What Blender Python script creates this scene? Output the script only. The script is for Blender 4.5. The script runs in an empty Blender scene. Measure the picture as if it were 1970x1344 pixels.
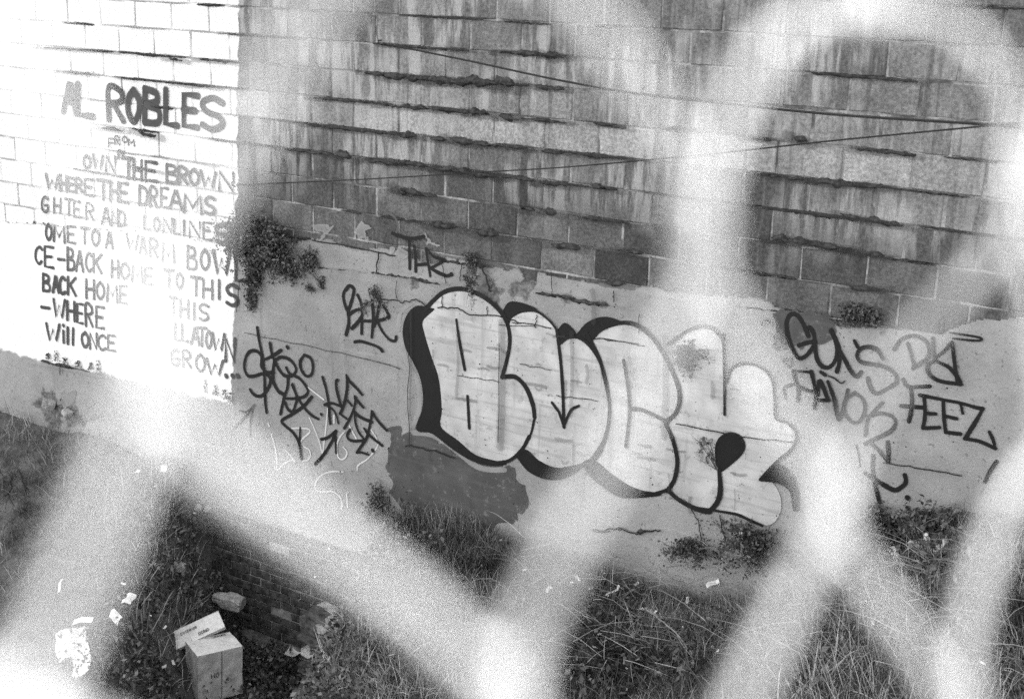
import bpy, bmesh, math, random
import numpy as np
from mathutils import Vector, Matrix
from mathutils.geometry import tessellate_polygon

random.seed(7); RNG = np.random.default_rng(7)
S = bpy.context.scene
COL = S.collection

# ---------------------------------------------------------------- camera, light, exposure
CAM = Vector((0.0, -7.522, 3.907))
# columns: camera right, up, back in world axes
F_PX, CX, CY = 2620.0, 985.0, 672.0
Xc = np.array([0.83525565, 0.17004488, -0.52290796])
Yc = np.array([0.54931428, -0.21561814, 0.80731818])
Zc = np.array([0.02453188, -0.96155788, -0.27350435])
M = np.array([Xc, Yc, Zc])                       # world = M @ (right, down, forward)
R = Matrix([[M[i][0], -M[i][1], -M[i][2]] for i in range(3)]).to_4x4()
cd = bpy.data.cameras.new('camera'); cam = bpy.data.objects.new('camera', cd); COL.objects.link(cam)
cam.matrix_world = Matrix.Translation(CAM) @ R
cd.sensor_width = 36; cd.lens = 36 * F_PX / 1970.0
cd.clip_start = 0.01; cd.clip_end = 400
cd.dof.use_dof = True; cd.dof.focus_distance = 8.6
APERTURE = 0.0118                                # entrance pupil in metres
cd.dof.aperture_fstop = cd.lens / 1000.0 / APERTURE
cd.dof.aperture_blades = 7
S.camera = cam

SUN_EL, SUN_AZ = math.radians(40), math.radians(58)     # azimuth from +X, towards -Y
world = bpy.data.worlds.new('World'); S.world = world; world.use_nodes = True
wn = world.node_tree.nodes; wl = world.node_tree.links; wn.clear()
sky = wn.new('ShaderNodeTexSky'); sky.sky_type = 'NISHITA'; sky.sun_disc = False
sky.sun_elevation = SUN_EL; sky.sun_rotation = math.radians(90) - SUN_AZ
bw = wn.new('ShaderNodeRGBToBW'); bg = wn.new('ShaderNodeBackground'); bg.inputs['Strength'].default_value = 0.14
wo = wn.new('ShaderNodeOutputWorld')
wl.new(sky.outputs[0], bw.inputs[0]); wl.new(bw.outputs[0], bg.inputs[0]); wl.new(bg.outputs[0], wo.inputs[0])
sd = bpy.data.lights.new('sun', 'SUN'); sd.energy = 1.05; sd.angle = math.radians(14)
sun = bpy.data.objects.new('sun', sd); COL.objects.link(sun)
sdir = Vector((math.cos(SUN_EL) * math.cos(SUN_AZ), math.cos(SUN_EL) * math.sin(SUN_AZ), math.sin(SUN_EL)))
sun.rotation_euler = sdir.to_track_quat('Z', 'Y').to_euler()

vs = S.view_settings
vs.view_transform = 'Standard'; vs.look = 'None'; vs.exposure = 2.8; vs.gamma = 1; vs.use_curve_mapping = False
S.render.engine = 'CYCLES'
S.cycles.use_denoising = False
S.cycles.max_bounces = 5; S.cycles.diffuse_bounces = 3; S.cycles.glossy_bounces = 2
S.cycles.transparent_max_bounces = 40
S.cycles.sample_clamp_indirect = 4

# ---------------------------------------------------------------- helpers
def ray(px, py):
    return M @ np.array([px - CX, py - CY, F_PX])
def wp(px, py, y=0.0):
    r = ray(px, py); t = (y - CAM.y) / r[1]
    return np.array([r[0] * t, y, CAM.z + r[2] * t])
def gp(px, py, z):
    r = ray(px, py); t = (z - CAM.z) / r[2]
    return np.array([r[0] * t, CAM.y + r[1] * t, z])

def vnoise(x, y, seed=0):
    x = np.asarray(x, float); y = np.asarray(y, float)
    xi = np.floor(x).astype(np.int64); yi = np.floor(y).astype(np.int64)
    xf = x - xi; yf = y - yi
    u = xf * xf * (3 - 2 * xf); v = yf * yf * (3 - 2 * yf)
    def hsh(a, b):
        n = (a * 374761393 + b * 668265263 + seed * 982451653) & 0x7fffffff
        n = ((n ^ (n >> 13)) * 1274126177) & 0x7fffffff
        return ((n ^ (n >> 16)) & 0xffff) / 65535.0
    a = hsh(xi, yi); b = hsh(xi + 1, yi); c = hsh(xi, yi + 1); d = hsh(xi + 1, yi + 1)
    return (a * (1 - u) + b * u) * (1 - v) + (c * (1 - u) + d * u) * v - 0.5
def fbm(x, y, seed=0, oct=4):
    r = 0; a = 1.0
    for k in range(oct):
        r = r + a * vnoise(x * 2 ** k, y * 2 ** k, seed + k); a *= 0.5
    return r

def mesh_obj(name, verts, faces, mat, parent=None, smooth=False):
    me = bpy.data.meshes.new(name)
    verts = np.asarray(verts, dtype=np.float32)
    if isinstance(faces, np.ndarray):
        n = faces.shape[1]; nf = len(faces)
        me.vertices.add(len(verts)); me.vertices.foreach_set('co', verts.ravel())
        me.loops.add(nf * n); me.loops.foreach_set('vertex_index', faces.astype(np.int32).ravel())
        me.polygons.add(nf); me.polygons.foreach_set('loop_start', np.arange(0, nf * n, n, dtype=np.int32))
        me.update(calc_edges=True)
    else:
        me.from_pydata(verts.tolist(), [], faces); me.update()
    if smooth: me.shade_smooth()
    if mat: me.materials.append(mat)
    o = bpy.data.objects.new(name, me); COL.objects.link(o)
    if parent: o.parent = parent
    return o
def put_attr(o, name, vals):
    a = o.data.attributes.new(name, 'FLOAT', 'POINT'); a.data.foreach_set('value', np.asarray(vals, np.float32))
def thing(name, label, cat, group=None, loc=(0, 0, 0)):
    o = bpy.data.objects.new(name, None); COL.objects.link(o); o.location = loc; o.empty_display_size = 0.1
    o['label'] = label; o['category'] = cat
    if group: o['group'] = group
    return o
def tag(o, label=None, cat=None, group=None, kind=None):
    if label: o['label'] = label
    if cat: o['category'] = cat
    if group: o['group'] = group
    if kind: o['kind'] = kind
    return o

class NT:
    def __init__(s, name, rough=0.9):
        s.m = bpy.data.materials.new(name); s.m.use_nodes = True
        s.n = s.m.node_tree.nodes; s.l = s.m.node_tree.links; s.n.clear()
        s.out = s.n.new('ShaderNodeOutputMaterial'); s.b = s.n.new('ShaderNodeBsdfPrincipled')
        s.b.inputs['Roughness'].default_value = rough
        s.b.inputs['Specular IOR Level'].default_value = 0.2
        s.l.new(s.b.outputs[0], s.out.inputs[0])
        g = s.n.new('ShaderNodeNewGeometry'); s.pos = g.outputs['Position']
    def link(s, a, sock):
        if isinstance(a, (int, float)): sock.default_value = a
        else: s.l.new(a, sock)
    def math(s, op, a, b=0.0, c=None, clamp=False):
        n = s.n.new('ShaderNodeMath'); n.operation = op; n.use_clamp = clamp
        s.link(a, n.inputs[0]); s.link(b, n.inputs[1])
        if c is not None: s.link(c, n.inputs[2])
        return n.outputs[0]
    def scale(s, v, xyz):
        n = s.n.new('ShaderNodeVectorMath'); n.operation = 'MULTIPLY'; s.l.new(v, n.inputs[0]); n.inputs[1].default_value = xyz
        return n.outputs[0]
    def noise(s, xyz=(1, 1, 1), detail=4, rough=0.55, vec=None, dist=0.0):
        n = s.n.new('ShaderNodeTexNoise'); n.inputs['Scale'].default_value = 1
        n.inputs['Detail'].default_value = detail; n.inputs['Roughness'].default_value = rough
        n.inputs['Distortion'].default_value = dist
        s.l.new(s.scale(vec or s.pos, xyz), n.inputs['Vector']); return n.outputs[0]
    def ramp(s, v, a, b, lo=0.0, hi=1.0, smooth=True):
        n = s.n.new('ShaderNodeMapRange'); n.interpolation_type = 'SMOOTHSTEP' if smooth else 'LINEAR'
        s.link(v, n.inputs['Value']); n.inputs['From Min'].default_value = a; n.inputs['From Max'].default_value = b
        n.inputs['To Min'].default_value = lo; n.inputs['To Max'].default_value = hi
        return n.outputs[0]
    def mix(s, f, a, b):
        n = s.n.new('ShaderNodeMix'); n.data_type = 'FLOAT'
        s.link(f, n.inputs['Factor']); s.link(a, n.inputs['A']); s.link(b, n.inputs['B']); return n.outputs[0]
    def sep(s):
        n = s.n.new('ShaderNodeSeparateXYZ'); s.l.new(s.pos, n.inputs[0]); return n.outputs
    def attr(s, name, typ='GEOMETRY'):
        n = s.n.new('ShaderNodeAttribute'); n.attribute_name = name; n.attribute_type = typ; return n.outputs['Fac']
    def color(s, v):
        s.link(v, s.b.inputs['Base Color']) if not isinstance(v, (int, float)) else s.b.inputs['Base Color'].__setattr__('default_value', (v, v, v, 1))
    def bump(s, h, strength=0.5, dist=0.004):
        n = s.n.new('ShaderNodeBump'); n.inputs['Strength'].default_value = strength; n.inputs['Distance'].default_value = dist
        s.link(h, n.inputs['Height']); s.l.new(n.outputs[0], s.b.inputs['Normal'])

# mural: white paint left of a slightly leaning edge and above a sloping lower edge
MX_A = wp(458, 110, 0); MX_B = wp(449, 740, 0)
MZ_A = wp(80, 692, -.015); MZ_B = wp(450, 778, -.015)
def mural_mask(t, noise_amt=0.13):
    x, y, z = t.sep()
    kx = (MX_B[0] - MX_A[0]) / (MX_B[2] - MX_A[2])
    edge = t.math('MULTIPLY_ADD', z, kx, MX_A[0] - kx * MX_A[2])
    nn = t.math('MULTIPLY', t.math('SUBTRACT', t.noise((6, 6, 6), 3), 0.5), noise_amt)
    d = t.math('ADD', t.math('SUBTRACT', edge, x), nn)
    mx = t.ramp(d, -0.008, 0.008)
    kz = (MZ_B[2] - MZ_A[2]) / (MZ_B[0] - MZ_A[0])
    ez = t.math('MULTIPLY_ADD', x, kz, MZ_A[2] - kz * MZ_A[0])
    dz = t.math('ADD', t.math('SUBTRACT', z, ez), t.math('MULTIPLY', t.math('SUBTRACT', t.noise((9, 9, 9), 4), .5), .12))
    return t.math('MULTIPLY', mx, t.ramp(dz, -0.01, 0.02))

def m_block():
    t = NT('weathered_block', 0.95)
    x, y, z = t.sep()
    tone = t.attr('tone', 'OBJECT')
    base = t.math('MULTIPLY', 0.082, tone)
    n1 = t.noise((3, 3, 3), 5); n2 = t.noise((45, 45, 45), 4, .7); n3 = t.noise((220, 220, 220), 2, .8)
    base = t.math('MULTIPLY', base, t.ramp(n1, .25, .75, .72, 1.35))
    base = t.math('MULTIPLY', base, t.ramp(n2, .3, .7, .66, 1.36))
    # lime and water streaks running down
    st = t.noise((9, 3, 1.5), 4, .65); st2 = t.noise((26, 3, 2.2), 3, .6); pt = t.noise((1.1, 1, 1.5), 3)
    m = t.math('MULTIPLY', t.ramp(st, .44, .58), t.ramp(pt, .42, .56))
    hgt = t.ramp(z, 2.0, 2.8)
    m = t.math('MULTIPLY', m, t.math('MULTIPLY_ADD', hgt, .85, .12))
    m2 = t.math('MULTIPLY', t.math('MULTIPLY', t.ramp(st2, .5, .72), hgt), .3)
    light = t.math('ADD', m, m2, clamp=True)
    base = t.mix(t.math('MULTIPLY', light, .75), base, .42)
    dk = t.math('MULTIPLY', t.ramp(t.noise((17, 3, .7), 3), .55, .7), t.math('MULTIPLY', hgt, .55))
    base = t.mix(dk, base, .06)
    base = t.math('MULTIPLY', base, t.ramp(n3, .3, .7, .82, 1.18))
    mu = mural_mask(t)
    wh = t.math('MULTIPLY', .8, t.ramp(n2, .2, .6, .86, 1.05))
    wh = t.mix(t.math('MULTIPLY', t.ramp(n1, .6, .75), .2), wh, .5)
    t.color(t.mix(mu, base, wh))
    t.bump(t.math('ADD', n2, t.math('MULTIPLY', n3, .5)), .9, .01)
    return t.m
def m_mortar():
    t = NT('lime_mortar', 0.95)
    n = t.noise((5, 5, 5), 4); n2 = t.noise((60, 60, 60), 3)
    base = t.mix(t.ramp(n, .42, .62), .30, .10)
    base = t.math('MULTIPLY', base, t.ramp(n2, .3, .7, .7, 1.2))
    t.color(t.mix(mural_mask(t), base, t.ramp(n, .3, .62, .75, .3)))
    t.bump(n2, .8, .006)
    return t.m
def m_plaster():
    t = NT('grey_plaster', 0.9)
    n0 = t.noise((.7, .7, .9), 4); n1 = t.noise((4, 4, 4), 5, .6); n2 = t.noise((30, 30, 30), 4, .65); n3 = t.noise((260, 260, 260), 2, .8)
    b = t.math('MULTIPLY', .275, t.ramp(n0, .3, .7, .86, 1.16))
    b = t.math('MULTIPLY', b, t.ramp(n1, .3, .7, .9, 1.1))
    sp = t.math('MAXIMUM', t.ramp(t.noise((38, 38, 38), 2, .4), .66, .72), t.ramp(t.noise((9, 9, 14), 5, .75), .64, .72))
    b = t.mix(t.math('MULTIPLY', sp, .55), b, .09)
    st = t.math('MULTIPLY', t.ramp(t.noise((9, 3, .6), 3), .58, .72), .4)
    b = t.mix(st, b, .16)
    hs = t.math('MULTIPLY', t.ramp(t.noise((1.2, 1, 16), 3), .62, .72), .2)
    b = t.mix(hs, b, .4)
    b = t.math('MULTIPLY', b, t.ramp(n3, .3, .7, .84, 1.16))
    wh = t.math('MULTIPLY', .88, t.ramp(n1, .3, .7, .92, 1.0))
    wh = t.mix(t.math('MULTIPLY', t.ramp(n2, .62, .72), .4), wh, .45)
    b = t.mix(mural_mask(t), b, wh)
    br = t.attr('broken')
    b = t.mix(br, b, t.ramp(n2, .3, .7, .05, .2))
    t.color(b)
    t.bump(t.math('ADD', t.math('MULTIPLY', n2, 1.0), t.math('MULTIPLY', n3, .35)), .8, .009)
    return t.m
def m_paint(name, alb, rough=.75, soft=True, mottled=0.0, op=1.0, wear=.25, rag=.45):
    t = NT(name, rough)
    n1 = t.noise((7, 7, 7), 4); n2 = t.noise((60, 60, 60), 3, .7)
    c = t.math('MULTIPLY', alb, t.ramp(n1, .3, .7, .88, 1.12))
    if mottled:
        h = t.noise((1.6, 2, 26), 4, .6); c = t.mix(t.math('MULTIPLY', t.ramp(h, .5, .68), mottled), c, .3)
        v = t.noise((14, 2, .8), 3, .6); c = t.mix(t.math('MULTIPLY', t.ramp(v, .55, .7), mottled * .8), c, .28)
        s = t.noise((22, 22, 22), 4, .7); c = t.mix(t.math('MULTIPLY', t.ramp(s, .56, .7), .6), c, .2)
        big = t.noise((2.2, 2, 3.2), 3); c = t.math('MULTIPLY', c, t.ramp(big, .3, .7, .86, 1.1))
    t.color(c)
    tr = t.n.new('ShaderNodeBsdfTransparent'); mx = t.n.new('ShaderNodeMixShader')
    a = t.attr('soft')
    # speckled edge of the spray, worn spots
    a = t.ramp(t.math('ADD', a, t.math('MULTIPLY', t.math('SUBTRACT', n2, .5), rag)), .12, .62)
    w = t.ramp(t.noise((28, 28, 28), 4, .7), .62, .74, 1.0, 1.0 - wear)
    a = t.math('MULTIPLY', t.math('MULTIPLY', a, w), op)
    t.l.new(a, mx.inputs[0]); t.l.new(tr.outputs[0], mx.inputs[1]); t.l.new(t.b.outputs[0], mx.inputs[2])
    t.l.new(mx.outputs[0], t.out.inputs[0])
    return t.m
def m_simple(name, lo, hi, sc=(20, 20, 20), rough=.9, bump=.4, bd=.004, obj=False):
    t = NT(name, rough)
    vec = None
    if obj:
        tc = t.n.new('ShaderNodeTexCoord'); vec = tc.outputs['Object']
    n = t.noise(sc, 5, .65, vec=vec); n2 = t.noise(tuple(5 * q for q in sc), 3, .6, vec=vec)
    c = t.math('ADD', t.ramp(n, .3, .7, lo, hi), t.math('MULTIPLY', t.math('SUBTRACT', n2, .5), (lo + hi) * .35), clamp=True)
    t.color(c); t.bump(n2, bump, bd)
    return t.m
def m_leaf(name, lo, hi):
    t = NT(name, .7)
    t.color(t.ramp(t.attr('shade'), 0, 1, lo, hi, False))
    return t.m

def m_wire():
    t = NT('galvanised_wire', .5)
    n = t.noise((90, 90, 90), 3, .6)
    c = t.mix(t.attr('shade_tarnish'), t.ramp(n, .3, .7, .60, .74), t.ramp(n, .3, .7, .12, .24))  # slight random tarnish, plus painted-in dimness of the less sunlit arms
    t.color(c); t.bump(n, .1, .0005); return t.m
MAT = dict(
    block=m_block(), mortar=m_mortar(), plaster=m_plaster(),
    black=m_paint('black_spray_paint', .009, .55, wear=.2), grey=m_paint('thin_grey_spray_paint', .10, .8, op=.75),
    chalk=m_paint('white_chalk', .62, .95, op=.75, wear=.5), fill=m_paint('silver_fill_paint', .45, .6, mottled=.7, wear=.7),
    letter=m_paint('brushed_grey_paint', .065, .7, wear=.3, rag=.2), haze_paint=m_paint('light_overspray', .36, .9, op=.6),
    patch=m_paint('dark_grey_render', .075, .95, wear=.7, mottled=.06), crack=m_paint('crack_line', .02, 1, wear=.5),
    pale=m_paint('bare_lime_patch', .36, .95, wear=.8, op=.45), stain_shade=m_paint('water_stain', .05, .95, op=.3, wear=.8, rag=.9),
    moss=m_simple('dark_moss', .015, .07, (30, 30, 30)), brick=m_simple('sooty_brick', .025, .11, (18, 18, 18)),
    brickmortar=m_simple('brick_mortar', .12, .4, (8, 8, 8)), soil=m_simple('soil', .03, .12, (6, 6, 6), bd=.02),
    wire=m_wire(), cable=m_simple('black_cable', .02, .03),
    card=m_simple('cardboard', .62, .8, (9, 9, 9), .9, .2, .001, True), cardside=m_simple('weathered_cardboard', .36, .58, (12, 12, 12), .9, .2, .001, True),  # box sides darker than the top: shading put into the colour
    paper=m_simple('white_paper', .6, .8, (14, 14, 14), .8), rubble=m_simple('pale_rubble', .2, .5, (16, 16, 16), .95, .8, .01),
    stick=m_simple('dry_wood', .16, .3, (20, 20, 20)), ink=m_simple('printed_ink', .06, .1),
    leafdark=m_leaf('dark_leaf', .01, .2), leafmid=m_leaf('ground_cover_leaf', .012, .27), grass=m_leaf('dry_grass', .01, .52),
)

# ---------------------------------------------------------------- paint geometry on the wall
def catmull(P, n=7):
    P = np.asarray(P, float)
    if len(P) < 3: 
        t = np.linspace(0, 1, 5)[:, None]; return P[0] * (1 - t) + P[-1] * t
    Q = np.vstack([2 * P[0] - P[1], P, 2 * P[-1] - P[-2]]); out = []
    for i in range(1, len(Q) - 2):
        for k in range(n):
            t = k / n
            out.append(.5 * ((2 * Q[i]) + (-Q[i - 1] + Q[i + 1]) * t + (2 * Q[i - 1] - 5 * Q[i] + 4 * Q[i + 1] - Q[i + 2]) * t * t
                             + (-Q[i - 1] + 3 * Q[i] - 3 * Q[i + 1] + Q[i + 2]) * t ** 3))
    out.append(Q[-2]); return np.array(out)
class Paint:
    """collects soft-edged painted bands (in wall metres) into one mesh"""
    def __init__(s, y): s.v = []; s.f = []; s.a = []; s.y = y; s.k = 0
    def stroke(s, pts, w, smooth=True, sharp=.55, closed=False):
        # pts: pixel positions on the wall; w: full width in pixels
        P = catmull(pts) if smooth else np.asarray(pts, float)
        y = s.y - s.k * 0.00022; s.k += 1
        W = np.array([wp(p[0], p[1], y) for p in P])
        m2 = W[:, [0, 2]]
        keep = [0] + [i for i in range(1, len(m2)) if np.linalg.norm(m2[i] - m2[i - 1]) > 1e-5]
        m2 = m2[keep]; P = P[keep]
        if len(m2) < 2: return
        mpp = np.linalg.norm(W[0] - np.array([0, CAM.y, CAM.z])) / F_PX
        T = np.gradient(m2, axis=0); T /= np.linalg.norm(T, axis=1)[:, None] + 1e-9
        N = np.stack([-T[:, 1], T[:, 0]], 1)
        h = w * mpp * .5 * (1 + .12 * vnoise(np.arange(len(m2)) * .45, np.full(len(m2), s.k * 3.1)) + .38 * vnoise(np.arange(len(m2)) * .11, np.full(len(m2), s.k * 1.7)))[:, None]
        ext = 1.28
        offs = [(-ext, 0), (-sharp, 1), (0, 1), (sharp, 1), (ext, 0)]
        # caps
        e0 = m2[0] - T[0] * h[0] * ext; e1 = m2[-1] + T[-1] * h[-1] * ext
        b = len(s.v); n = len(m2)
        for o, al in offs:
            L = m2 + N * h * o
            for qi, q in enumerate(L): s.v.append((q[0], y - .0002 * qi / n, q[1])); s.a.append(al)
        for j in range(4):
            for i in range(n - 1):
                s.f.append((b + j * n + i, b + j * n + i + 1, b + (j + 1) * n + i + 1, b + (j + 1) * n + i))
        for c, i, sg in ((m2[0], 0, -1), (m2[-1], n - 1, 1)):
            # round cap: fan of soft ring
            hh = h[i][0]; base = math.atan2(N[i][1], N[i][0]); yc = y - .0002 * i / n - (.00001 if i else -.00001)
            inner = []; outer = []
            for k in range(7):
                a = base - sg * math.pi * k / 6
                d = np.array([math.cos(a), math.sin(a)])
                q = c + d * hh * sharp; r = c + d * hh * ext
                inner.append(len(s.v)); s.v.append((q[0], yc, q[1])); s.a.append(1)
                outer.append(len(s.v)); s.v.append((r[0], yc, r[1])); s.a.append(0)
            ci = len(s.v); s.v.append((c[0], yc, c[1])); s.a.append(1)
            for k in range(6):
                s.f.append((ci, inner[k], inner[k + 1])); s.f.append((inner[k], outer[k], outer[k + 1], inner[k + 1]))
    def dot(s, p, r):
        s.stroke([(p[0] - r * .15, p[1] - r * .2), (p[0] + r * .15, p[1] + r * .2)], r * 1.9, False)
    def poly(s, pts, edge=6, smooth=True):
        P = catmull(list(pts) + [pts[0]], 6)[:-1] if smooth else np.asarray(pts, float)
        y = s.y - s.k * 0.00022; s.k += 1
        W = [wp(p[0], p[1], y) for p in P]
        tri = tessellate_polygon([[Vector((w[0], w[2], 0)) for w in W]])
        b = len(s.v)
        for w in W: s.v.append(tuple(w)); s.a.append(1)
        for t in tri: s.f.append(tuple(b + i for i in t))
        if edge: s.stroke(list(P) + [P[0], P[1]], edge, False)
    def build(s, name, mat, parent):
        o = mesh_obj(name, s.v, s.f, mat, parent); put_attr(o, 'soft', s.a)
        me = o.data
        return o
def X_(off, sc):
    return lambda *p: [(off[0] + a / sc, off[1] + b / sc) for a, b in p]
zA = X_((450, 620), 4.479); zB = X_((590, 700), 6.111); zC = X_((640, 530), 8.4); zD = X_((490, 780), 6.108)
zE = X_((1490, 580), 5.168); zF = X_((1640, 760), 5.376); zG = X_((1700, 600), 4.8)
c5 = X_((750, 500), 2.444); c6 = X_((1100, 550), 2.688); z6 = X_((700, 400), 4.925)

# ================================================================= STRUCTURE: the ground
PIT_T = wp(560, 1200)[0]
def sm(a, b, x):
    t = np.clip((x - a) / (b - a), 0, 1); return t * t * (3 - 2 * t)
def ground(x, y):
    """height of the lot: level by the wall, a pit on the left, a heap on the right, a bank up to the pavement"""
    x = np.asarray(x, float); y = np.asarray(y, float)
    d = -y
    left_edge = -7.75 + .62 * d                   # bank edge runs forward and to the right
    right_edge = -6.1 + .50 * d
    zl = -.22 - .42 * d
    zr = -.13 + .0 * d + 1.0 * sm(-3.4, -1.4, x) * (1 - sm(.3, 3.2, d) * .5)
    zp = -1.66 + .02 * d
    wl_ = 1 - sm(-.45, .35, x - left_edge)
    wr_ = sm(-.35, .3, x - right_edge)
    g = zp * (1 - wl_) * (1 - wr_) + zl * wl_ * (1 - wr_) + zr * wr_
    g = g + .10 * fbm(x * 1.1, y * 1.1, 3) + .04 * fbm(x * 5, y * 5, 9, 3)
    r = np.hypot(x, y - CAM.y)
    g = g * sm(1.2, 4.2, r) + 2.2 * (1 - sm(1.2, 4.2, r))
    far = sm(0, 3, x + .5) 
    k = far * sm(4.0, 6.5, d + x * .6); g = g * (1 - k) + 2.15 * k
    return g
def soil_sheet():
    xs = np.concatenate([np.linspace(-60, -14, 20), np.arange(-13.9, 2.6, .05), np.linspace(3, 60, 20)])
    ys = np.concatenate([np.linspace(-60, -8.6, 20), np.arange(-8.5, .12, .05)])
    Xg, Yg = np.meshgrid(xs, ys); Z = ground(np.clip(Xg, -14, 3), np.clip(Yg, -9, 0))
    v = np.stack([Xg, Yg, Z], -1).reshape(-1, 3); nx, ny = len(xs), len(ys)
    i = np.arange(nx - 1)[None] + np.arange(ny - 1)[:, None] * nx; i = i.ravel()
    o = mesh_obj('ground', v, np.stack([i, i + 1, i + nx + 1, i + nx], 1), MAT['soil'], None, True)
    tag(o, kind='structure')
soil_sheet()
def hit_ground(px, py):
    """march a pixel ray to the ground (or the wall)"""
    r = ray(px, py); r = r / np.linalg.norm(r); t = 3.0
    while t < 14:
        p = np.array(CAM) + r * t
        if p[1] > -.03 or p[2] < ground(p[0], p[1]): return p
        t += .02
    return p

# ================================================================= the block wall
wall = thing('block_wall', 'long concrete block wall, plastered below and covered in graffiti and a painted poem', 'wall')
XL, XR = -14.0, 2.4
zG0 = wp(1086, 469)[2]                     # a course line
COURSE, BW = .1995, .3995
ZTOP = zG0 + COURSE * 16
def box_mesh(x0, x1, y0, y1, z0, z1):
    v = [(x, y, z) for x in (x0, x1) for y in (y0, y1) for z in (z0, z1)]
    f = [(0, 1, 3, 2), (4, 6, 7, 5), (0, 4, 5, 1), (2, 3, 7, 6), (0, 2, 6, 4), (1, 5, 7, 3)]
    return v, f
v, f = box_mesh(XL, XR, .008, .20, -3, ZTOP); mesh_obj('mortar_core', v, f, MAT['mortar'], wall)
v, f = box_mesh(XL, XR, -.04, .25, ZTOP + .001, ZTOP + .08); mesh_obj('coping', v, f, MAT['plaster'], wall)

# plaster top edge, traced on the wall
TOP = [(-120, 412), (0, 425), (200, 440), (330, 452), (455, 474), (520, 470), (590, 461), (640, 462), (690, 478), (722, 476), (760, 480), (800, 496),
       (845, 503), (862, 498), (905, 500), (925, 512), (960, 515), (1000, 517), (1012, 540), (1030, 543), (1034, 523), (1100, 534),
       (1160, 545), (1235, 551), (1300, 558), (1380, 566), (1432, 572), (1470, 578), (1490, 588), (1515, 600), (1560, 604), (1590, 612), (1625, 628), (1700, 628),
       (1800, 640), (1900, 610), (2000, 606), (2200, 620)]
TW = np.array([wp(a, b, -.012) for a, b in TOP])
def top_z(x):
    return np.interp(x, TW[:, 0], TW[:, 2])

def block_variant(k):
    r = np.random.default_rng(100 + k)
    w, h = BW - .012, COURSE - .009
    nx = 6
    xs = np.array([-w / 2, -w / 2 + .008, -w * .17, w * .17, w / 2 - .008, w / 2]); zs = np.array([-h / 2, -h / 2 + .007, h / 2 - .007, h / 2])
    V = []
    for j, z in enumerate(zs):
        for i, x in enumerate(xs):
            e = (i in (0, nx - 1)) or (j in (0, 3)); cr = (i in (0, nx - 1)) and (j in (0, 3))
            y = .007 if e else r.uniform(-.004, .003)
            bite = r.uniform(.006, .016) if r.random() < (.35 if cr else .12) and e else 0
            V.append((x + r.uniform(-.003, .003) - np.sign(x) * bite * cr, y, z + r.uniform(-.004, .003) - np.sign(z) * bite))
    Fc = [(j * nx + i, j * nx + i + 1, (j + 1) * nx + i + 1, (j + 1) * nx + i) for j in range(3) for i in range(nx - 1)]
    ring = list(range(nx)) + [2 * nx - 1, 3 * nx - 1] + list(range(4 * nx - 1, 3 * nx - 1, -1)) + [2 * nx, nx]
    b = len(V)
    for q in ring: V.append((V[q][0], .02, V[q][2]))
    for a in range(len(ring)):
        c = (a + 1) % len(ring); Fc.append((ring[a], b + a, b + c, ring[c]))
    me = bpy.data.meshes.new('block'); me.from_pydata(V, [], Fc); me.update(); me.materials.append(MAT['block']); return me
VAR = [block_variant(k) for k in range(14)]
xj = wp(900, 417)[0]                       # a joint in the course above line G
def vis(p):
    d = M.T @ (np.array(p) - np.array(CAM)); u = d[0] / d[2] * F_PX + CX; w = d[1] / d[2] * F_PX + CY
    return u, w
far_v = []; far_f = []; far_tone = []
nb = 0
for row in range(-3, 16):
    z0 = zG0 + row * COURSE; zc = z0 + COURSE / 2
    off = xj + (0 if row % 2 == 0 else BW / 2)
    i0 = int((XL - off) / BW) - 1
    for i in range(i0, i0 + 60):
        x = off + i * BW + BW / 2
        if x < XL + .2 or x > XR - .2: continue
        if z0 + COURSE < top_z(x) - .01: continue
        u, w = vis((x, 0, zc)); inview = -45 < u < 2010 and w > -28
        rr = random.random()
        tone = .82 + .36 * rr
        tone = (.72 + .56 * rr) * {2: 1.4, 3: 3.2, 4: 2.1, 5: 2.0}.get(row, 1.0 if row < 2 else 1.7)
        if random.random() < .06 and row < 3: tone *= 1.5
        if abs(u - 1203) < 30 and 480 < w < 560: tone = .6
        if 1085 < u < 1165 and 470 < w < 545: tone = 1.7
        y = random.uniform(-.005, .005)
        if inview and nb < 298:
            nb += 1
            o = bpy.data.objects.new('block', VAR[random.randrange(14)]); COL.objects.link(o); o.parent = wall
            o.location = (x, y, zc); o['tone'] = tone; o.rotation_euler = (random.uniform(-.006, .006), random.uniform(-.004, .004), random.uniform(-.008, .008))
        else:
            me = VAR[random.randrange(14)]; b = len(far_v)
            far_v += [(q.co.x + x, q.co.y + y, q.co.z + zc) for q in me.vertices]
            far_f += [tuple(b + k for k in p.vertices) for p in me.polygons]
print('blocks', nb, 'far verts', len(far_v))
o = mesh_obj('far_blocks', far_v, far_f, MAT['block'], wall); o['tone'] = 1.0; o['kind'] = 'stuff'

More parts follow.
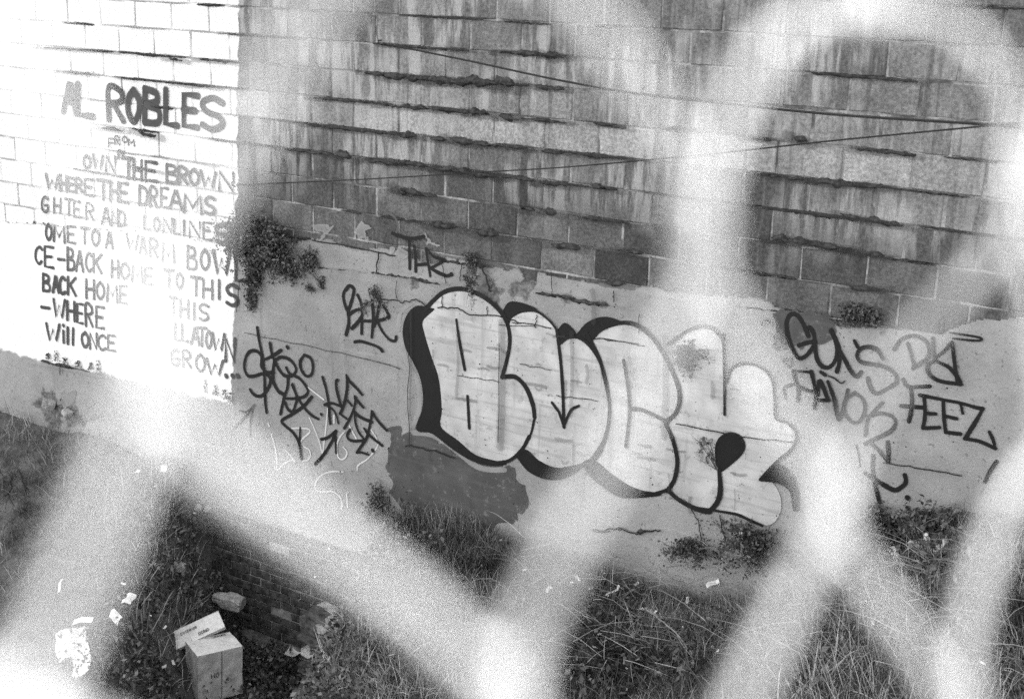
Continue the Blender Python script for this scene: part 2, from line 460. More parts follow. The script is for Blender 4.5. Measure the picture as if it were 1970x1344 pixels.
# plaster coat
def plaster():
    dx = .013
    xs = np.arange(XL, XR, dx); zs = np.arange(-.62, 2.75, dx)
    Xg, Zg = np.meshgrid(xs, zs)
    tz = top_z(Xg) + .03 * fbm(Xg * 7, Zg * 7, 21, 4) + .012 * fbm(Xg * 40, Zg * 40, 5, 2)
    bz = -.53 + .05 * fbm(Xg * 4, Zg * 4, 31, 3)
    hole = np.zeros_like(Xg)
    # spalled places, pixel centre and radius
    for (a, b, r, s) in [(1000, 560, 20, .8), (1018, 548, 16, 1), (940, 560, 26, .7), (905, 520, 12, .7), (1478, 625, 10, 1), (100, 790, 26, 1), (140, 800, 18, 1), (1090, 572, 12, .8),
                         (1160, 585, 13, .7), (1500, 655, 20, .6), (1520, 700, 12, .6), (800, 548, 10, .7)]:
        p = wp(a, b, -.012); q = wp(a + r, b, -.012); rad = abs(q[0] - p[0])
        dd = np.hypot(Xg - p[0], (Zg - p[2]) * 1.3) / rad + .9 * fbm(Xg * 16, Zg * 16, 41, 3)
        hole = np.maximum(hole, s * np.clip(1.25 - dd, 0, 1))
    inside = (Zg < tz) & (Zg > bz)
    d = np.clip((tz - Zg) / .05, 0, 1)
    yv = -.011 - .006 * d + .006 * fbm(Xg * 2.2, Zg * 2.2, 11, 4) + .0025 * fbm(Xg * 18, Zg * 18, 13, 3)
    # ledge under the first plastered course
    for (a, b, c_, d_) in [(600, 512, 850, 546), (1040, 560, 1180, 590), (80, 705, 200, 728)]:
        A = wp(a, b, -.013); B = wp(c_, d_, -.013)
        zl = A[2] + (B[2] - A[2]) * (Xg - A[0]) / (B[0] - A[0]) + .012 * fbm(Xg * 9, Xg * 0, 17, 3)
        m = ((Xg > A[0] - .1) & (Xg < B[0] + .1)); yv = yv - m * .006 * sm(.0, .012, Zg - zl) * (1 - sm(.015, .05, Zg - zl))
    yv = yv + hole * .016
    v = np.stack([Xg, yv, Zg], -1).reshape(-1, 3)
    nx = len(xs); ins = inside.ravel()
    i = (np.arange(nx - 1)[None] + np.arange(len(zs) - 1)[:, None] * nx).ravel()
    ok = ins[i] & ins[i + 1] & ins[i + nx] & ins[i + nx + 1]; i = i[ok]
    fc = np.stack([i, i + 1, i + nx + 1, i + nx], 1)
    used, inv = np.unique(fc, return_inverse=True)
    br = (hole > .25).astype(float).ravel()
    edge = np.clip(1 - (tz - Zg).ravel() / .022, 0, 1) * .7 + np.clip(1 - (Zg - bz).ravel() / .03, 0, 1) * .6
    br = np.maximum(br * .9, edge)
    nv = len(used); vv = v[used]; ff = inv.reshape(-1, 4)
    # skirt: boundary edges drop back to the blocks
    e = np.vstack([ff[:, [0, 1]], ff[:, [1, 2]], ff[:, [2, 3]], ff[:, [3, 0]]])
    es = np.sort(e, 1); key = es[:, 0].astype(np.int64) * nv + es[:, 1]
    _, idx, cnt = np.unique(key, return_index=True, return_counts=True)
    be = e[idx[cnt == 1]]
    bv = np.unique(be); remap = np.full(nv, -1); remap[bv] = nv + np.arange(len(bv))
    back = vv[bv].copy(); back[:, 1] = .012
    sk = np.stack([be[:, 1], be[:, 0], remap[be[:, 0]], remap[be[:, 1]]], 1)
    o = mesh_obj('plaster_coat', np.vstack([vv, back]), np.vstack([ff, sk]), MAT['plaster'], wall, False)
    put_attr(o, 'broken', np.concatenate([br[used], np.ones(len(bv))]))
plaster()

# mossy ledges along the joints
def moss_bm(segs, seed):
    r = np.random.default_rng(seed); V = []; Fc = []
    for (x0, y0, x1, y1, th) in segs:
        A = wp(x0, y0, -.005); B = wp(x1, y1, -.005); L = np.linalg.norm(B - A); n = max(4, int(L / .02)); mpp = .0032
        k = 8; b = len(V)
        ph = r.uniform(0, 100)
        for i in range(n + 1):
            t = i / n; c = A + (B - A) * t
            prof = math.sin(math.pi * min(1, max(0, t))) ** .35 if 0 < t < 1 else 0.05
            up = th * mpp * .55 * prof * (1 + 2.2 * float(fbm(ph + i * .33, 1.7, 5, 3)))
            dn = th * mpp * .55 * prof * (1 + 2.2 * float(fbm(ph + 50 + i * .3, 1.7, 6, 3)))
            dep = .012 + .03 * prof * (th / 12) * (1 + float(fbm(ph + i * .3, 9.1, 7, 3)))
            for j in range(k):
                a = math.pi * j / (k - 1)
                z = (up if a < math.pi / 2 else dn) * math.cos(a)
                y = .01 - dep * math.sin(a)
                V.append((c[0] + r.normal(0, .002), y + r.normal(0, .0025), c[2] + z + r.normal(0, .0035)))
        for i in range(n):
            for j in range(k - 1):
                q = b + i * k + j; Fc.append((q, q + 1, q + k + 1, q + k))
    return V, Fc
MOSS = [(738, 88, 900, 97, 4), (960, 99, 1090, 108, 7), (1050, 104, 1075, 108, 12), (700, 139, 780, 146, 6), (735, 145, 860, 155, 12), (820, 153, 965, 160, 14), (950, 159, 990, 163, 20),
        (1030, 166, 1085, 172, 8), (600, 188, 730, 199, 5), (730, 200, 905, 216, 8), (903, 214, 940, 220, 14), (960, 222, 1000, 230, 9), (1000, 228, 1090, 236, 5), (590, 240, 790, 260, 7),
        (765, 260, 800, 262, 10), (828, 266, 858, 269, 8), (865, 266, 912, 274, 13), (905, 276, 1012, 284, 7), (985, 282, 1012, 285, 9), (1040, 290, 1085, 294, 4), (545, 286, 640, 297, 7),
        (645, 296, 675, 302, 13), (700, 307, 830, 321, 9), (735, 308, 800, 316, 9), (830, 321, 920, 332, 12), (905, 332, 960, 339, 11), (958, 338, 1030, 348, 9), (1038, 350, 1096, 356, 9),
        (766, 365, 840, 379, 8), (768, 364, 785, 372, 14), (1000, 398, 1028, 403, 12), (1048, 405, 1070, 411, 9), (825, 430, 878, 436, 13), (915, 446, 958, 452, 14), (1141, 235, 1205, 246, 6),
        (1114, 297, 1205, 304, 7), (1137, 357, 1187, 365, 8), (1118, 417, 1210, 430, 7), (1060, 470, 1115, 478, 10), (1187, 481, 1235, 487, 9), (1165, 541, 1202, 547, 11), (1436, 264, 1482, 271, 7),
        (1648, 286, 1762, 299, 8), (1461, 334, 1560, 347, 7), (1540, 346, 1708, 360, 9), (1525, 262, 1552, 272, 12), (1616, 411, 1735, 434, 9), (1484, 456, 1560, 467, 14), (1550, 466, 1643, 480, 9),
        (1640, 486, 1700, 493, 8), (1635, 551, 1700, 556, 10), (1560, 140, 1765, 158, 5), (1285, 245, 1340, 250, 6), (80, 92, 215, 100, 3), (120, 137, 175, 143, 5), (255, 320, 300, 330, 4),
        (325, 113, 350, 117, 5), (383, 114, 460, 121, 5), (340, 160, 415, 168, 6), (265, 253, 300, 262, 8), (195, 246, 235, 252, 5)]
for k, sg in enumerate(MOSS):
    v, f = moss_bm([sg], 300 + k); mesh_obj('moss_clump', v, f, MAT['moss'], wall, True)
grime_shade = Paint(-.0085)
for (a, b, c_, d_, th) in MOSS:  # soft dark bands paint the shading just below each ledge
    L_ = math.hypot(c_ - a, d_ - b); e_ = 14 / max(L_, 20)
    q_, w_ = [(a + (c_ - a) * t + 0, b + (d_ - b) * t + th * .25 + random.uniform(-1.5, 1.5)) for t in np.linspace(-e_, 1 + e_, 7)], th * 1.3 + 2
    grime_shade.stroke(q_, w_)
rg = np.random.default_rng(19)
for row in range(0, 12):  # further thin dark grime lines at random along the joints
    for k in range(16):
        x0 = rg.uniform(-9.6, -1.4); z_ = zG0 + row * COURSE; ln = rg.uniform(.08, .8)
        if top_z(x0) > z_ - .05: continue
        q_ = [vis((x0 + ln * t, -.0085, z_ + rg.normal(0, .004))) for t in np.linspace(0, 1, 7)]
        grime_shade.stroke(q_, rg.uniform(2, 5))
        if rg.random() < .3:
            v, f = moss_bm([(q_[0][0], q_[0][1], q_[-1][0], q_[-1][1], rg.uniform(2, 5))], 700 + row * 20 + k); mesh_obj('moss_clump', v, f, MAT['moss'], wall, True)
grime_shade.build('joint_grime_shade', MAT['stain_shade'], wall)
LEDGE = [(600, 513, 700, 522, 4), (698, 520, 800, 535, 6), (790, 532, 852, 547, 8), (1030, 562, 1110, 573, 6), (1085, 572, 1190, 590, 9), (1420, 588, 1500, 598, 4), (560, 455, 600, 460, 5),
         (845, 500, 940, 512, 6), (1700, 990, 1790, 1000, 6), (80, 693, 140, 706, 9), (130, 704, 200, 720, 5), (1810, 980, 1890, 990, 7), (1140, 1018, 1180, 1020, 6), (1225, 1022, 1260, 1020, 9)]
for k, sg in enumerate(LEDGE):
    v, f = moss_bm([(a, b, c_, d_, e * .9) for a, b, c_, d_, e in [sg]], 500 + k)
    v = [(x, y - .012, z) for x, y, z in v]; mesh_obj('crumbled_ledge', v, f, MAT['moss'], wall, True)

# ---- paint: bubble letter piece
Y0 = -.0245
piece = thing('graffiti_piece', None or 'x', 'x'); piece.parent = wall
for k_ in ('category',): del piece[k_]
piece['label'] = 'large bubble-letter piece with pale fill and thick black outlines'
def P_(y): return Paint(y)
p = P_(Y0 + .003); 
p.stroke(c5((60, 400), (80, 480), (125, 560), (140, 640), (135, 720), (100, 800)), 9); p.stroke(c5((110, 810), (200, 822), (300, 885), (400, 965), (470, 985), (540, 985)), 11)
p.stroke(c5((40, 330), (50, 250), (110, 195)), 8)
p.build('pale_halo', MAT['haze_paint'], piece)
Bf = c5((235, 785), (240, 700), (225, 560), (190, 450), (160, 350), (150, 280), (168, 235), (205, 190), (260, 152), (330, 142), (420, 170), (500, 222), (545, 290), (560, 370), (550, 470), (532, 545), (600, 560), (650, 620), (678, 700), (668, 780), (630, 880), (570, 935), (490, 948), (400, 920), (320, 855))
p = P_(Y0); p.poly(Bf, 4); p.build('letter_fill', MAT['fill'], piece)
Uf = c5((570, 285), (600, 247), (660, 238), (720, 258), (772, 310), (790, 370), (812, 385), (850, 365), (900, 372), (960, 440), (1003, 540), (1025, 680), (1005, 820), (955, 915), (885, 962), (780, 972), (700, 938), (640, 885), (665, 780), (680, 700), (650, 615), (595, 555), (545, 540), (562, 450), (562, 350))
p = P_(Y0 + .0005); p.poly(Uf, 4); p.build('letter_fill', MAT['fill'], piece)
Rf = c6((100, 288), (150, 235), (230, 210), (310, 213), (400, 270), (470, 370), (530, 480), (552, 580), (520, 665), (485, 690), (505, 740), (530, 830), (545, 930), (520, 1020), (460, 1065), (370, 1068), (290, 1030), (200, 968), (118, 908), (160, 830), (192, 680), (188, 560), (160, 420))
p = P_(Y0 + .001); p.poly(Rf, 4); p.build('letter_fill', MAT['fill'], piece)
Yf = c6((530, 330), (570, 260), (640, 225), (700, 225), (760, 270), (785, 400), (793, 520), (805, 470), (830, 430), (900, 410), (980, 430), (1030, 490), (1045, 600), (1055, 688), (1120, 712), (1160, 765), (1140, 845), (1060, 915), (975, 995), (1030, 1015), (1070, 1080), (1075, 1160), (1030, 1225), (950, 1222), (850, 1185), (750, 1155), (700, 1160), (600, 1110), (530, 1060), (550, 950), (530, 830), (500, 740), (560, 640), (560, 540), (530, 430))
p = P_(Y0 + .0015); p.poly(Yf, 4); p.build('letter_fill', MAT['fill'], piece)
p = P_(Y0 - .001)
p.poly(c5((205, 232), (130, 220), (85, 258), (64, 330), (76, 410), (110, 475), (142, 545), (158, 620), (156, 700), (128, 795), (200, 812), (300, 888), (400, 945), (490, 962), (545, 955), (490, 946), (400, 918), (320, 852), (237, 785), (240, 700), (226, 560), (190, 450), (160, 350), (152, 285)), 4)
p.poly(c5((532, 245), (562, 202), (620, 205), (690, 235), (620, 243), (572, 268), (556, 295)), 4)
p.poly(c5((792, 330), (820, 300), (850, 318), (872, 352), (835, 365), (802, 372)), 4)
p.poly(c5((880, 352), (930, 297), (1000, 272), (1060, 286), (1005, 318), (965, 358), (932, 388), (900, 370)), 4)
p.poly(c5((602, 930), (640, 895), (700, 945), (780, 978), (880, 970), (930, 940), (865, 998), (790, 1028), (720, 1023), (650, 988)), 4)
p.poly(c6((62, 932), (115, 905), (200, 972), (290, 1032), (370, 1062), (460, 1075), (400, 1085), (310, 1090), (240, 1083), (170, 1040), (105, 987)), 4)
p.poly(c6((70, 255), (120, 190), (180, 165), (250, 190), (190, 212), (140, 240), (95, 285)), 4)
p.poly(c6((765, 962), (748, 900), (746, 830), (770, 782), (820, 760), (870, 775), (893, 820), (880, 862), (830, 912)), 4)
p.poly(c6((978, 996), (1070, 925), (1150, 1000), (1170, 1110), (1150, 1160), (1130, 1060), (1060, 1012)), 4)
p.build('letter_shadow', MAT['black'], piece)
p = P_(Y0 - .0035)
p.stroke(c5((165, 235), (205, 190), (260, 148), (340, 136), (430, 168), (510, 230), (552, 300), (564, 380), (550, 470), (528, 548)), 8.5)
p.stroke(c5((528, 550), (590, 550), (640, 600), (672, 680), (680, 740)), 9)
p.stroke(c5((680, 740), (665, 810), (640, 860)), 5); p.stroke(c5((655, 830), (620, 890), (560, 942), (480, 954)), 8)
p.stroke(c5((312, 280), (325, 370), (352, 515)), 6); p.stroke(c5((365, 640), (373, 790)), 7)
p.stroke(c5((560, 270), (620, 235), (690, 242), (750, 285), (785, 330)), 5)
p.stroke(c5((785, 330), (803, 480), (813, 620), (818, 785)), 7.5); p.stroke(c5((762, 670), (795, 715), (818, 780)), 6, False); p.stroke(c5((818, 780), (850, 708), (888, 685)), 6)
p.stroke(c5((800, 390), (842, 362), (900, 370), (960, 430), (1007, 530), (1032, 680), (1015, 820), (960, 920), (900, 965), (820, 982)), 7.5)
p.stroke(c6((75, 240), (140, 370), (175, 500), (195, 620), (185, 740), (150, 850), (100, 910), (60, 930)), 7.5)
p.stroke(c6((150, 215), (230, 192), (330, 200), (420, 270), (490, 380), (545, 500), (558, 590), (535, 660), (490, 698)), 9)
p.stroke(c6((490, 700), (420, 665), (360, 640), (305, 635)), 8); p.stroke(c6((268, 385), (290, 520), (300, 640), (290, 740), (278, 830)), 7)
p.stroke(c6((480, 700), (520, 790), (545, 900), (530, 1000), (490, 1060)), 9); p.stroke(c6((500, 1052), (420, 1075), (340, 1080)), 7)
p.stroke(c6((785, 250), (788, 400), (790, 550), (790, 665)), 6); p.stroke(c6((500, 300), (570, 250), (640, 215), (720, 215), (770, 260)), 7)
p.stroke(c6((800, 500), (830, 425), (900, 400), (985, 425), (1038, 490), (1050, 600), (1057, 685), (1120, 710), (1162, 770), (1140, 840), (1060, 910), (978, 995)), 6)
p.stroke(c6((975, 1000), (1060, 1010), (1130, 1040), (1160, 1100), (1165, 1160)), 7)
p.stroke(c6((762, 950), (768, 1050), (755, 1110), (720, 1155), (690, 1165)), 10); p.stroke(c6((500, 1060), (560, 1110), (640, 1150), (710, 1165)), 10)
p.stroke(c6((740, 1160), (850, 1180), (920, 1210), (985, 1238)), 5.5)
p.build('outline', MAT['black'], piece)

# ---- hand tags
def tagp(strokes, dots, mat, label, y=-.0245, wmul=1.0):
    p = Paint(y)
    for s_, w in strokes: p.stroke(s_, w * wmul)
    for d, r in dots: p.dot(d, r)
    o = p.build('graffiti_tag', mat, wall); o['label'] = label; return o
w = 6.3
tagp([(zA((200, 45), (215, 150), (240, 270), (252, 340), (262, 480), (265, 600), (270, 700), (280, 775)), w),
      (zA((235, 350), (235, 290), (190, 245), (130, 255), (95, 320), (90, 400), (120, 460), (180, 460), (250, 440), (300, 462), (315, 510), (290, 570), (250, 625), (200, 635), (160, 610), (138, 578)), w),
      (zA((242, 330), (238, 385), (285, 430), (340, 428)), w * 1.15), (zA((310, 180), (325, 270), (345, 330), (335, 420), (340, 510), (380, 590), (430, 620)), w * 1.15),
      (zA((260, 320), (330, 290), (405, 240)), w), (zA((350, 330), (400, 300), (460, 310), (510, 350), (535, 410), (500, 458), (440, 460), (390, 410), (355, 340)), w * 1.1),
      (zA((605, 280), (570, 340), (580, 410), (620, 460), (665, 450), (680, 380), (660, 310), (605, 280)), w), (zA((450, 390), (480, 440), (560, 480), (620, 550), (635, 600), (600, 640), (520, 655), (450, 655)), w),
      (zA((465, 460), (460, 560), (430, 650), (400, 790)), w * 1.1), (zA((500, 540), (540, 640), (525, 720), (500, 770), (460, 740), (440, 690)), w),
      (zA((505, 530), (545, 640), (610, 740), (670, 800), (725, 832)), w), (zA((670, 640), (600, 720), (500, 790), (412, 845), (440, 890), (510, 950), (560, 1040), (582, 1175)), w),
      (zA((570, 905), (565, 1040)), w * .7)], [(zA((460, 215))[0], 4.5), (zA((752, 792))[0], 3.2)], MAT['black'], 'looping black spray tag beside the painted poem')
w = 5.9
tagp([(zB((185, 155), (225, 290), (255, 450), (265, 580), (275, 700)), w), (zB((362, 185), (345, 210), (350, 300), (375, 400), (400, 490)), w), (zB((210, 480), (290, 460), (400, 495)), w),
      (zB((250, 495), (310, 540), (350, 610), (370, 695)), w * .8), (zB((465, 130), (475, 250), (455, 400), (420, 520), (388, 582)), w), (zB((388, 582), (470, 645)), w * .8),
      (zB((468, 140), (510, 210), (590, 290), (650, 360)), w), (zB((460, 410), (530, 490)), w * .8), (zB((565, 380), (570, 450), (540, 560), (490, 670), (440, 755)), w), (zB((565, 385), (610, 450), (665, 512)), w),
      (zB((565, 560), (570, 680), (610, 800), (680, 890)), w * .85), (zB((565, 570), (640, 630), (765, 682)), w), (zB((765, 555), (755, 650), (720, 810), (690, 890), (588, 1040)), w),
      (zB((588, 1042), (650, 1040), (725, 1065)), w * .8), (zB((765, 555), (830, 660), (940, 782)), w), (zB((675, 755), (730, 830), (885, 958)), w), (zB((510, 770), (475, 830), (490, 880), (560, 905), (690, 895)), w)],
     [(zB((775, 1015))[0], 4)], MAT['black'], 'angular stacked black tag left of the big bubble letters')
tagp([(zB((170, 885), (250, 860), (345, 785)), w), (zB((345, 785), (300, 900), (200, 1060), (100, 1175)), w), (zB((335, 800), (345, 1045)), w * .8)], [], MAT['black'], 'black sprayed arrow pointing up to the right')
tagp([(zA((8, 905), (90, 820), (175, 710)), 4.4), (zA((50, 760), (100, 770), (160, 738)), 4), (zA((155, 745), (140, 860), (140, 975)), 3.6)], [], MAT['grey'], 'faint thin grey arrow below the dots of the poem')
w = 7.2
tagp([(zC((215, 225), (270, 165), (335, 205), (338, 280), (300, 420), (245, 560), (190, 440), (172, 310), (200, 235)), w), (zC((240, 560), (255, 650), (258, 780), (215, 955)), w), (zC((250, 635), (370, 560), (450, 545)), w * .9),
      (zC((400, 315), (450, 430), (470, 600), (470, 760), (465, 935)), w * .9), (zC((460, 660), (390, 770), (310, 855)), w), (zC((505, 735), (700, 730), (840, 700), (912, 660), (860, 560), (812, 482)), w * .9),
      (zC((630, 400), (650, 560), (655, 720), (642, 860), (630, 990)), w * .95), (zC((745, 375), (745, 480), (710, 680), (670, 820)), w * .85), (zC((730, 760), (800, 900), (900, 1020), (975, 1058), (1015, 1040), (1025, 985)), w * .85),
      (zC((352, 1072), (450, 1062), (620, 1110), (740, 1160), (800, 1220)), w * .9)], [], MAT['black'], 'small thick black three-letter tag with an underline')
w = 6.6
tagp([(z6((430, 300), (435, 575)), w), (z6((480, 365), (490, 480), (490, 598)), w), (z6((492, 540), (610, 530)), w * .9), (z6((590, 385), (605, 500), (628, 645)), w), (z6((600, 385), (660, 460), (768, 492)), w * .8),
      (z6((768, 492), (690, 540), (620, 575)), w * .9), (z6((620, 560), (690, 605), (780, 642), (828, 630)), w), (z6((270, 240), (350, 272), (440, 292), (570, 272)), w * 1.15)], [(z6((830, 628))[0], 4)], MAT['black'],
     'short black tag crossing from bare blocks onto plaster')
w = 8.6
tagp([(zE((335, 340), (290, 230), (230, 140), (160, 130), (120, 210), (135, 350), (180, 470), (240, 560), (310, 540), (370, 470), (405, 405)), w), (zE((240, 435), (320, 410), (405, 398)), w * .9),
      (zE((350, 255), (390, 320), (402, 420), (420, 560), (470, 640), (540, 652), (600, 590), (622, 480), (600, 370), (565, 290)), w), (zE((620, 695), (645, 600), (645, 470), (600, 350)), w), (zE((645, 470), (700, 580), (760, 690), (820, 745), (862, 700)), w * .9),
      (zE((795, 390), (825, 450)), w * .9), (zE((1080, 570), (1020, 480), (930, 450), (850, 475), (822, 540), (860, 600), (960, 620), (1100, 650), (1200, 720), (1215, 800), (1130, 860), (1010, 912), (950, 840), (930, 765)), w * .95)], [], MAT['black'],
     'rounded black word of four letters and an apostrophe, upper right')
w = 7.8
tagp([(zE((190, 695), (210, 780), (240, 870), (235, 985)), w), (zE((200, 690), (350, 700)), w * .6), (zE((365, 695), (390, 800), (410, 930), (400, 1055)), w), (zE((260, 850), (340, 888), (415, 890)), w), (zE((430, 930), (450, 785), (530, 970)), w), (zE((440, 980), (540, 980)), w),
      (zE((530, 795), (590, 960), (640, 1175), (690, 1040), (730, 880)), w), (zE((800, 905), (705, 980), (695, 1090), (760, 1190), (830, 1200), (895, 1110), (885, 980), (800, 905)), w), (zE((905, 1325), (925, 1180), (1000, 1080), (1075, 1005)), w),
      (zE((930, 1140), (1060, 1110), (1170, 1140), (1203, 1210), (1150, 1290), (1010, 1360), (900, 1415)), w), (zF((190, 490), (280, 580), (368, 690)), w), (zF((370, 690), (372, 580), (365, 485)), w),
      (zE((110, 960), (100, 860), (180, 820)), w * .8), (zE((460, 700), (505, 730)), w), (zE((540, 740), (600, 765), (660, 810), (700, 790)), 3)], [], MAT['black'], 'jagged black word running downhill below the rounded word')
tagp([(zF((218, 625), (210, 760), (240, 950), (280, 1105)), w), (zF((135, 805), (230, 868), (330, 930), (440, 980), (530, 930), (552, 885), (542, 825)), w * 1.1), (zF((40, 515), (70, 640), (75, 735)), 4)],
     [(zF((570, 1060))[0], 5), (zF((570, 1165))[0], 5)], MAT['black'], 'black cross stroke and two dots near the weeds')
tagp([(zF((1490, 685), (1420, 790), (1372, 895)), 7)], [], MAT['black'], 'single slanting black stroke at the right end')
w = 7.3
tagp([(zG((182, 622), (232, 688), (425, 685)), w), (zG((247, 690), (262, 800), (252, 920), (232, 1008)), w), (zG((162, 866), (375, 882)), w), (zG((332, 766), (540, 808), (700, 838), (850, 880), (915, 892)), w), (zG((915, 895), (850, 1010), (752, 1168)), w),
      (zG((752, 1170), (880, 1192), (1030, 1258)), w), (zG((1030, 1255), (1010, 1180), (975, 1105)), w * .8), (zG((372, 775), (382, 900), (376, 1000), (362, 1070)), w), (zG((365, 1072), (515, 1065)), w), (zG((388, 935), (478, 940)), w),
      (zG((550, 825), (555, 960), (572, 1110)), w), (zG((575, 1110), (708, 1125)), w), (zG((575, 962), (672, 984)), w), (zG((712, 855), (730, 935)), w * .8)], [], MAT['black'], 'long angular black word at far right with barred letters')
tagp([(zG((98, 345), (170, 250), (290, 220), (390, 270), (422, 350), (400, 430), (270, 522)), w), (zG((225, 290), (285, 500)), w), (zG((455, 245), (462, 330), (470, 440)), w), (zG((630, 282), (560, 360), (480, 440), (600, 510), (680, 600), (712, 662)), w),
      (zG((470, 455), (415, 480), (405, 530), (440, 592), (530, 640), (715, 668)), w), (zG((632, 285), (652, 450), (680, 640)), w), (zG((610, 190), (880, 235), (870, 265), (640, 245)), 4), (zG((560, 40), (515, 90), (512, 190), (548, 182), (565, 80)), 4)], [], MAT['black'],
     'paired initials with triangular loop at far right')
w = 3.2
tagp([(zD((155, 205), (170, 240)), w), (zD((195, 340), (235, 480), (258, 640), (265, 755), (330, 690), (430, 640), (475, 652), (355, 512)), w), (zD((440, 265), (560, 265), (640, 280), (640, 320), (570, 380), (545, 420)), w),
      (zD((580, 480), (640, 520), (652, 590), (620, 640), (560, 652)), w), (zD((640, 140), (700, 270), (760, 430), (795, 565)), w * .9), (zD((855, 30), (840, 220), (800, 555)), w * .9),
      (zD((1050, 310), (1000, 370), (965, 470), (975, 590), (1020, 632), (1070, 600), (1082, 540), (1040, 485)), w), (zD((1112, 238), (1190, 382)), w), (zD((930, 120), (930, 200)), w * 1.4), (zD((1370, 285), (1432, 390), (1440, 480), (1330, 620), (1215, 700), (1205, 755)), w * .9),
      (zD((1040, 775), (900, 775), (780, 820), (710, 920), (722, 990), (800, 1010), (920, 1010), (1000, 1070), (1025, 1150), (1015, 1210)), w), (zD((1080, 1030), (1090, 1195)), w), (zA((640, 560), (775, 665)), w)], [], MAT['chalk'],
     'thin white chalk scrawl under the black tags', y=-.0225)

tagp([(z6((200, 40), (265, 65), (310, 120), (325, 190), (300, 245)), 5)], [], MAT['grey'], 'faint grey curved stroke above the short black tag')
# ---- bare patch, cracks, stains, pale spots
def rough(pts, amp, seed=0, n=5):
    r = np.random.default_rng(seed); P = np.array(pts, float); out = []
    for i in range(len(P)):
        a, b = P[i], P[(i + 1) % len(P)]; m = max(2, int(np.linalg.norm(b - a) / n))
        for k in range(m): out.append(a + (b - a) * k / m)
    out = np.array(out); t = np.arange(len(out))
    out = out + amp * 2 * np.stack([fbm(t * .31 + seed, t * 0 + 3, seed, 4), fbm(t * .37 + seed, t * 0 + 8, seed + 5, 4)], 1)
    return [tuple(q) for q in out]
def crack(pts, w, jit=2.5, n=6):
    P = []
    pts = np.array(pts, float)
    for i in range(len(pts) - 1):
        for k in range(n):
            P.append(pts[i] + (pts[i + 1] - pts[i]) * k / n + RNG.normal(0, jit, 2) * (0 if k == 0 else .5))
    P.append(pts[-1]); return [tuple(q) for q in P], w
p = Paint(-.021)
p.poly(rough([(753, 828), (768, 820), (775, 840), (800, 832), (812, 826), (818, 838), (850, 858), (905, 880), (955, 895), (985, 910), (1003, 945), (1010, 965), (985, 985), (968, 1006), (940, 1010), (920, 1024), (880, 1030), (850, 1022), (835, 1002), (800, 996), (770, 972), (752, 948), (753, 890)], 9, 3), 6, False)
o = p.build('dark_render_patch', MAT['patch'], wall); o['label'] = 'dark grey patch of bare render below the bubble letters'
p = Paint(-.0215); rp = np.random.default_rng(5)
for _ in range(14):
    a, b = rp.uniform(1085, 1300), rp.uniform(480, 640)
p.poly(rough([(1500, 602), (1545, 606), (1600, 616), (1602, 650), (1570, 664), (1520, 660), (1500, 630)], 9, 4), 5, False)
o = p.build('bare_render', MAT['patch'], wall)
CR = [([(842, 592), (880, 592), (905, 606), (960, 608), (1000, 622)], 1.8), ([(850, 570), (850, 590)], 1.6), ([(937, 590), (937, 604)], 1.5), ([(730, 575), (765, 578), (775, 583), (800, 575), (818, 588)], 2), ([(763, 540), (764, 575)], 1.3),
      ([(985, 620), (1030, 625), (1060, 632)], 1.6), ([(1032, 606), (1030, 630)], 1.8), ([(600, 462), (700, 480), (760, 492)], 2), ([(728, 485), (724, 522)], 2.6), ([(848, 500), (858, 545)], 1.5), ([(890, 505), (885, 540)], 1.6),
      ([(925, 512), (940, 550), (945, 560)], 3), ([(1030, 628), (960, 625)], 1.2), ([(1140, 650), (1180, 655), (1240, 665)], 1.5), ([(1155, 1023), (1172, 1016), (1195, 1018)], 2.4), ([(1190, 1014), (1225, 1028), (1245, 1020), (1270, 1020)], 2.2),
      ([(1150, 650), (1230, 662)], 1.3), ([(880, 722), (960, 735)], 1.1), ([(1070, 760), (1150, 772)], 1.2), ([(1300, 815), (1420, 840), (1525, 850)], 1.6), ([(1330, 980), (1345, 1010), (1350, 1040)], 2), ([(1385, 990), (1395, 1040)], 2.2),
      ([(470, 640), (560, 660), (700, 690), (770, 710)], 1), ([(785, 640), (787, 860)], 1.4), ([(780, 858), (830, 866), (875, 880)], 2.6), ([(1230, 605), (1229, 640)], 1.5), ([(1700, 890), (1760, 900), (1850, 915)], 1.6), ([(1060, 525), (1062, 562)], 1.3),
      ([(1180, 560), (1181, 580)], 1.6), ([(1000, 700), (1060, 712)], 1), ([(460, 540), (455, 600)], 1.4), ([(1395, 700), (1397, 760)], 1), ([(960, 660), (958, 850)], 1.2), ([(115, 700), (116, 720)], 1.8)]
p = Paint(-.0335)
for pts, w in CR: q, w = crack(pts, w); p.stroke(q, w * 1.25, False)
o = p.build('cracks', MAT['crack'], wall)
p = Paint(-.0325)
for _ in range(240):
    a, b = RNG.uniform(470, 1900), RNG.uniform(560, 1060)
    p.dot((a, b), RNG.uniform(.5, 1.5))
o = p.build('pits', MAT['crack'], wall); o['kind'] = 'stuff'
p = Paint(-.0205)
for (a, b, r) in [(808, 528, 6), (838, 540, 7), (790, 530, 5), (775, 487, 9), (750, 485, 6), (1478, 635, 9), (1485, 655, 6), (830, 470, 8), (815, 455, 6), (700, 447, 12), (625, 440, 13), (1100, 1045, 10), (120, 768, 12), (170, 790, 14), (840, 985, 8), (875, 1010, 12), (905, 1000, 6)]:
    p.poly(rough([(a + r * math.cos(t) * random.uniform(.6, 1.2), b + r * math.sin(t) * random.uniform(.6, 1.3)) for t in np.linspace(0, 6.28, 7)[:-1]], r * .9, int(a), 3), 3, False)
o = p.build('lime_patches', MAT['pale'], wall)
p = Paint(-.0330)
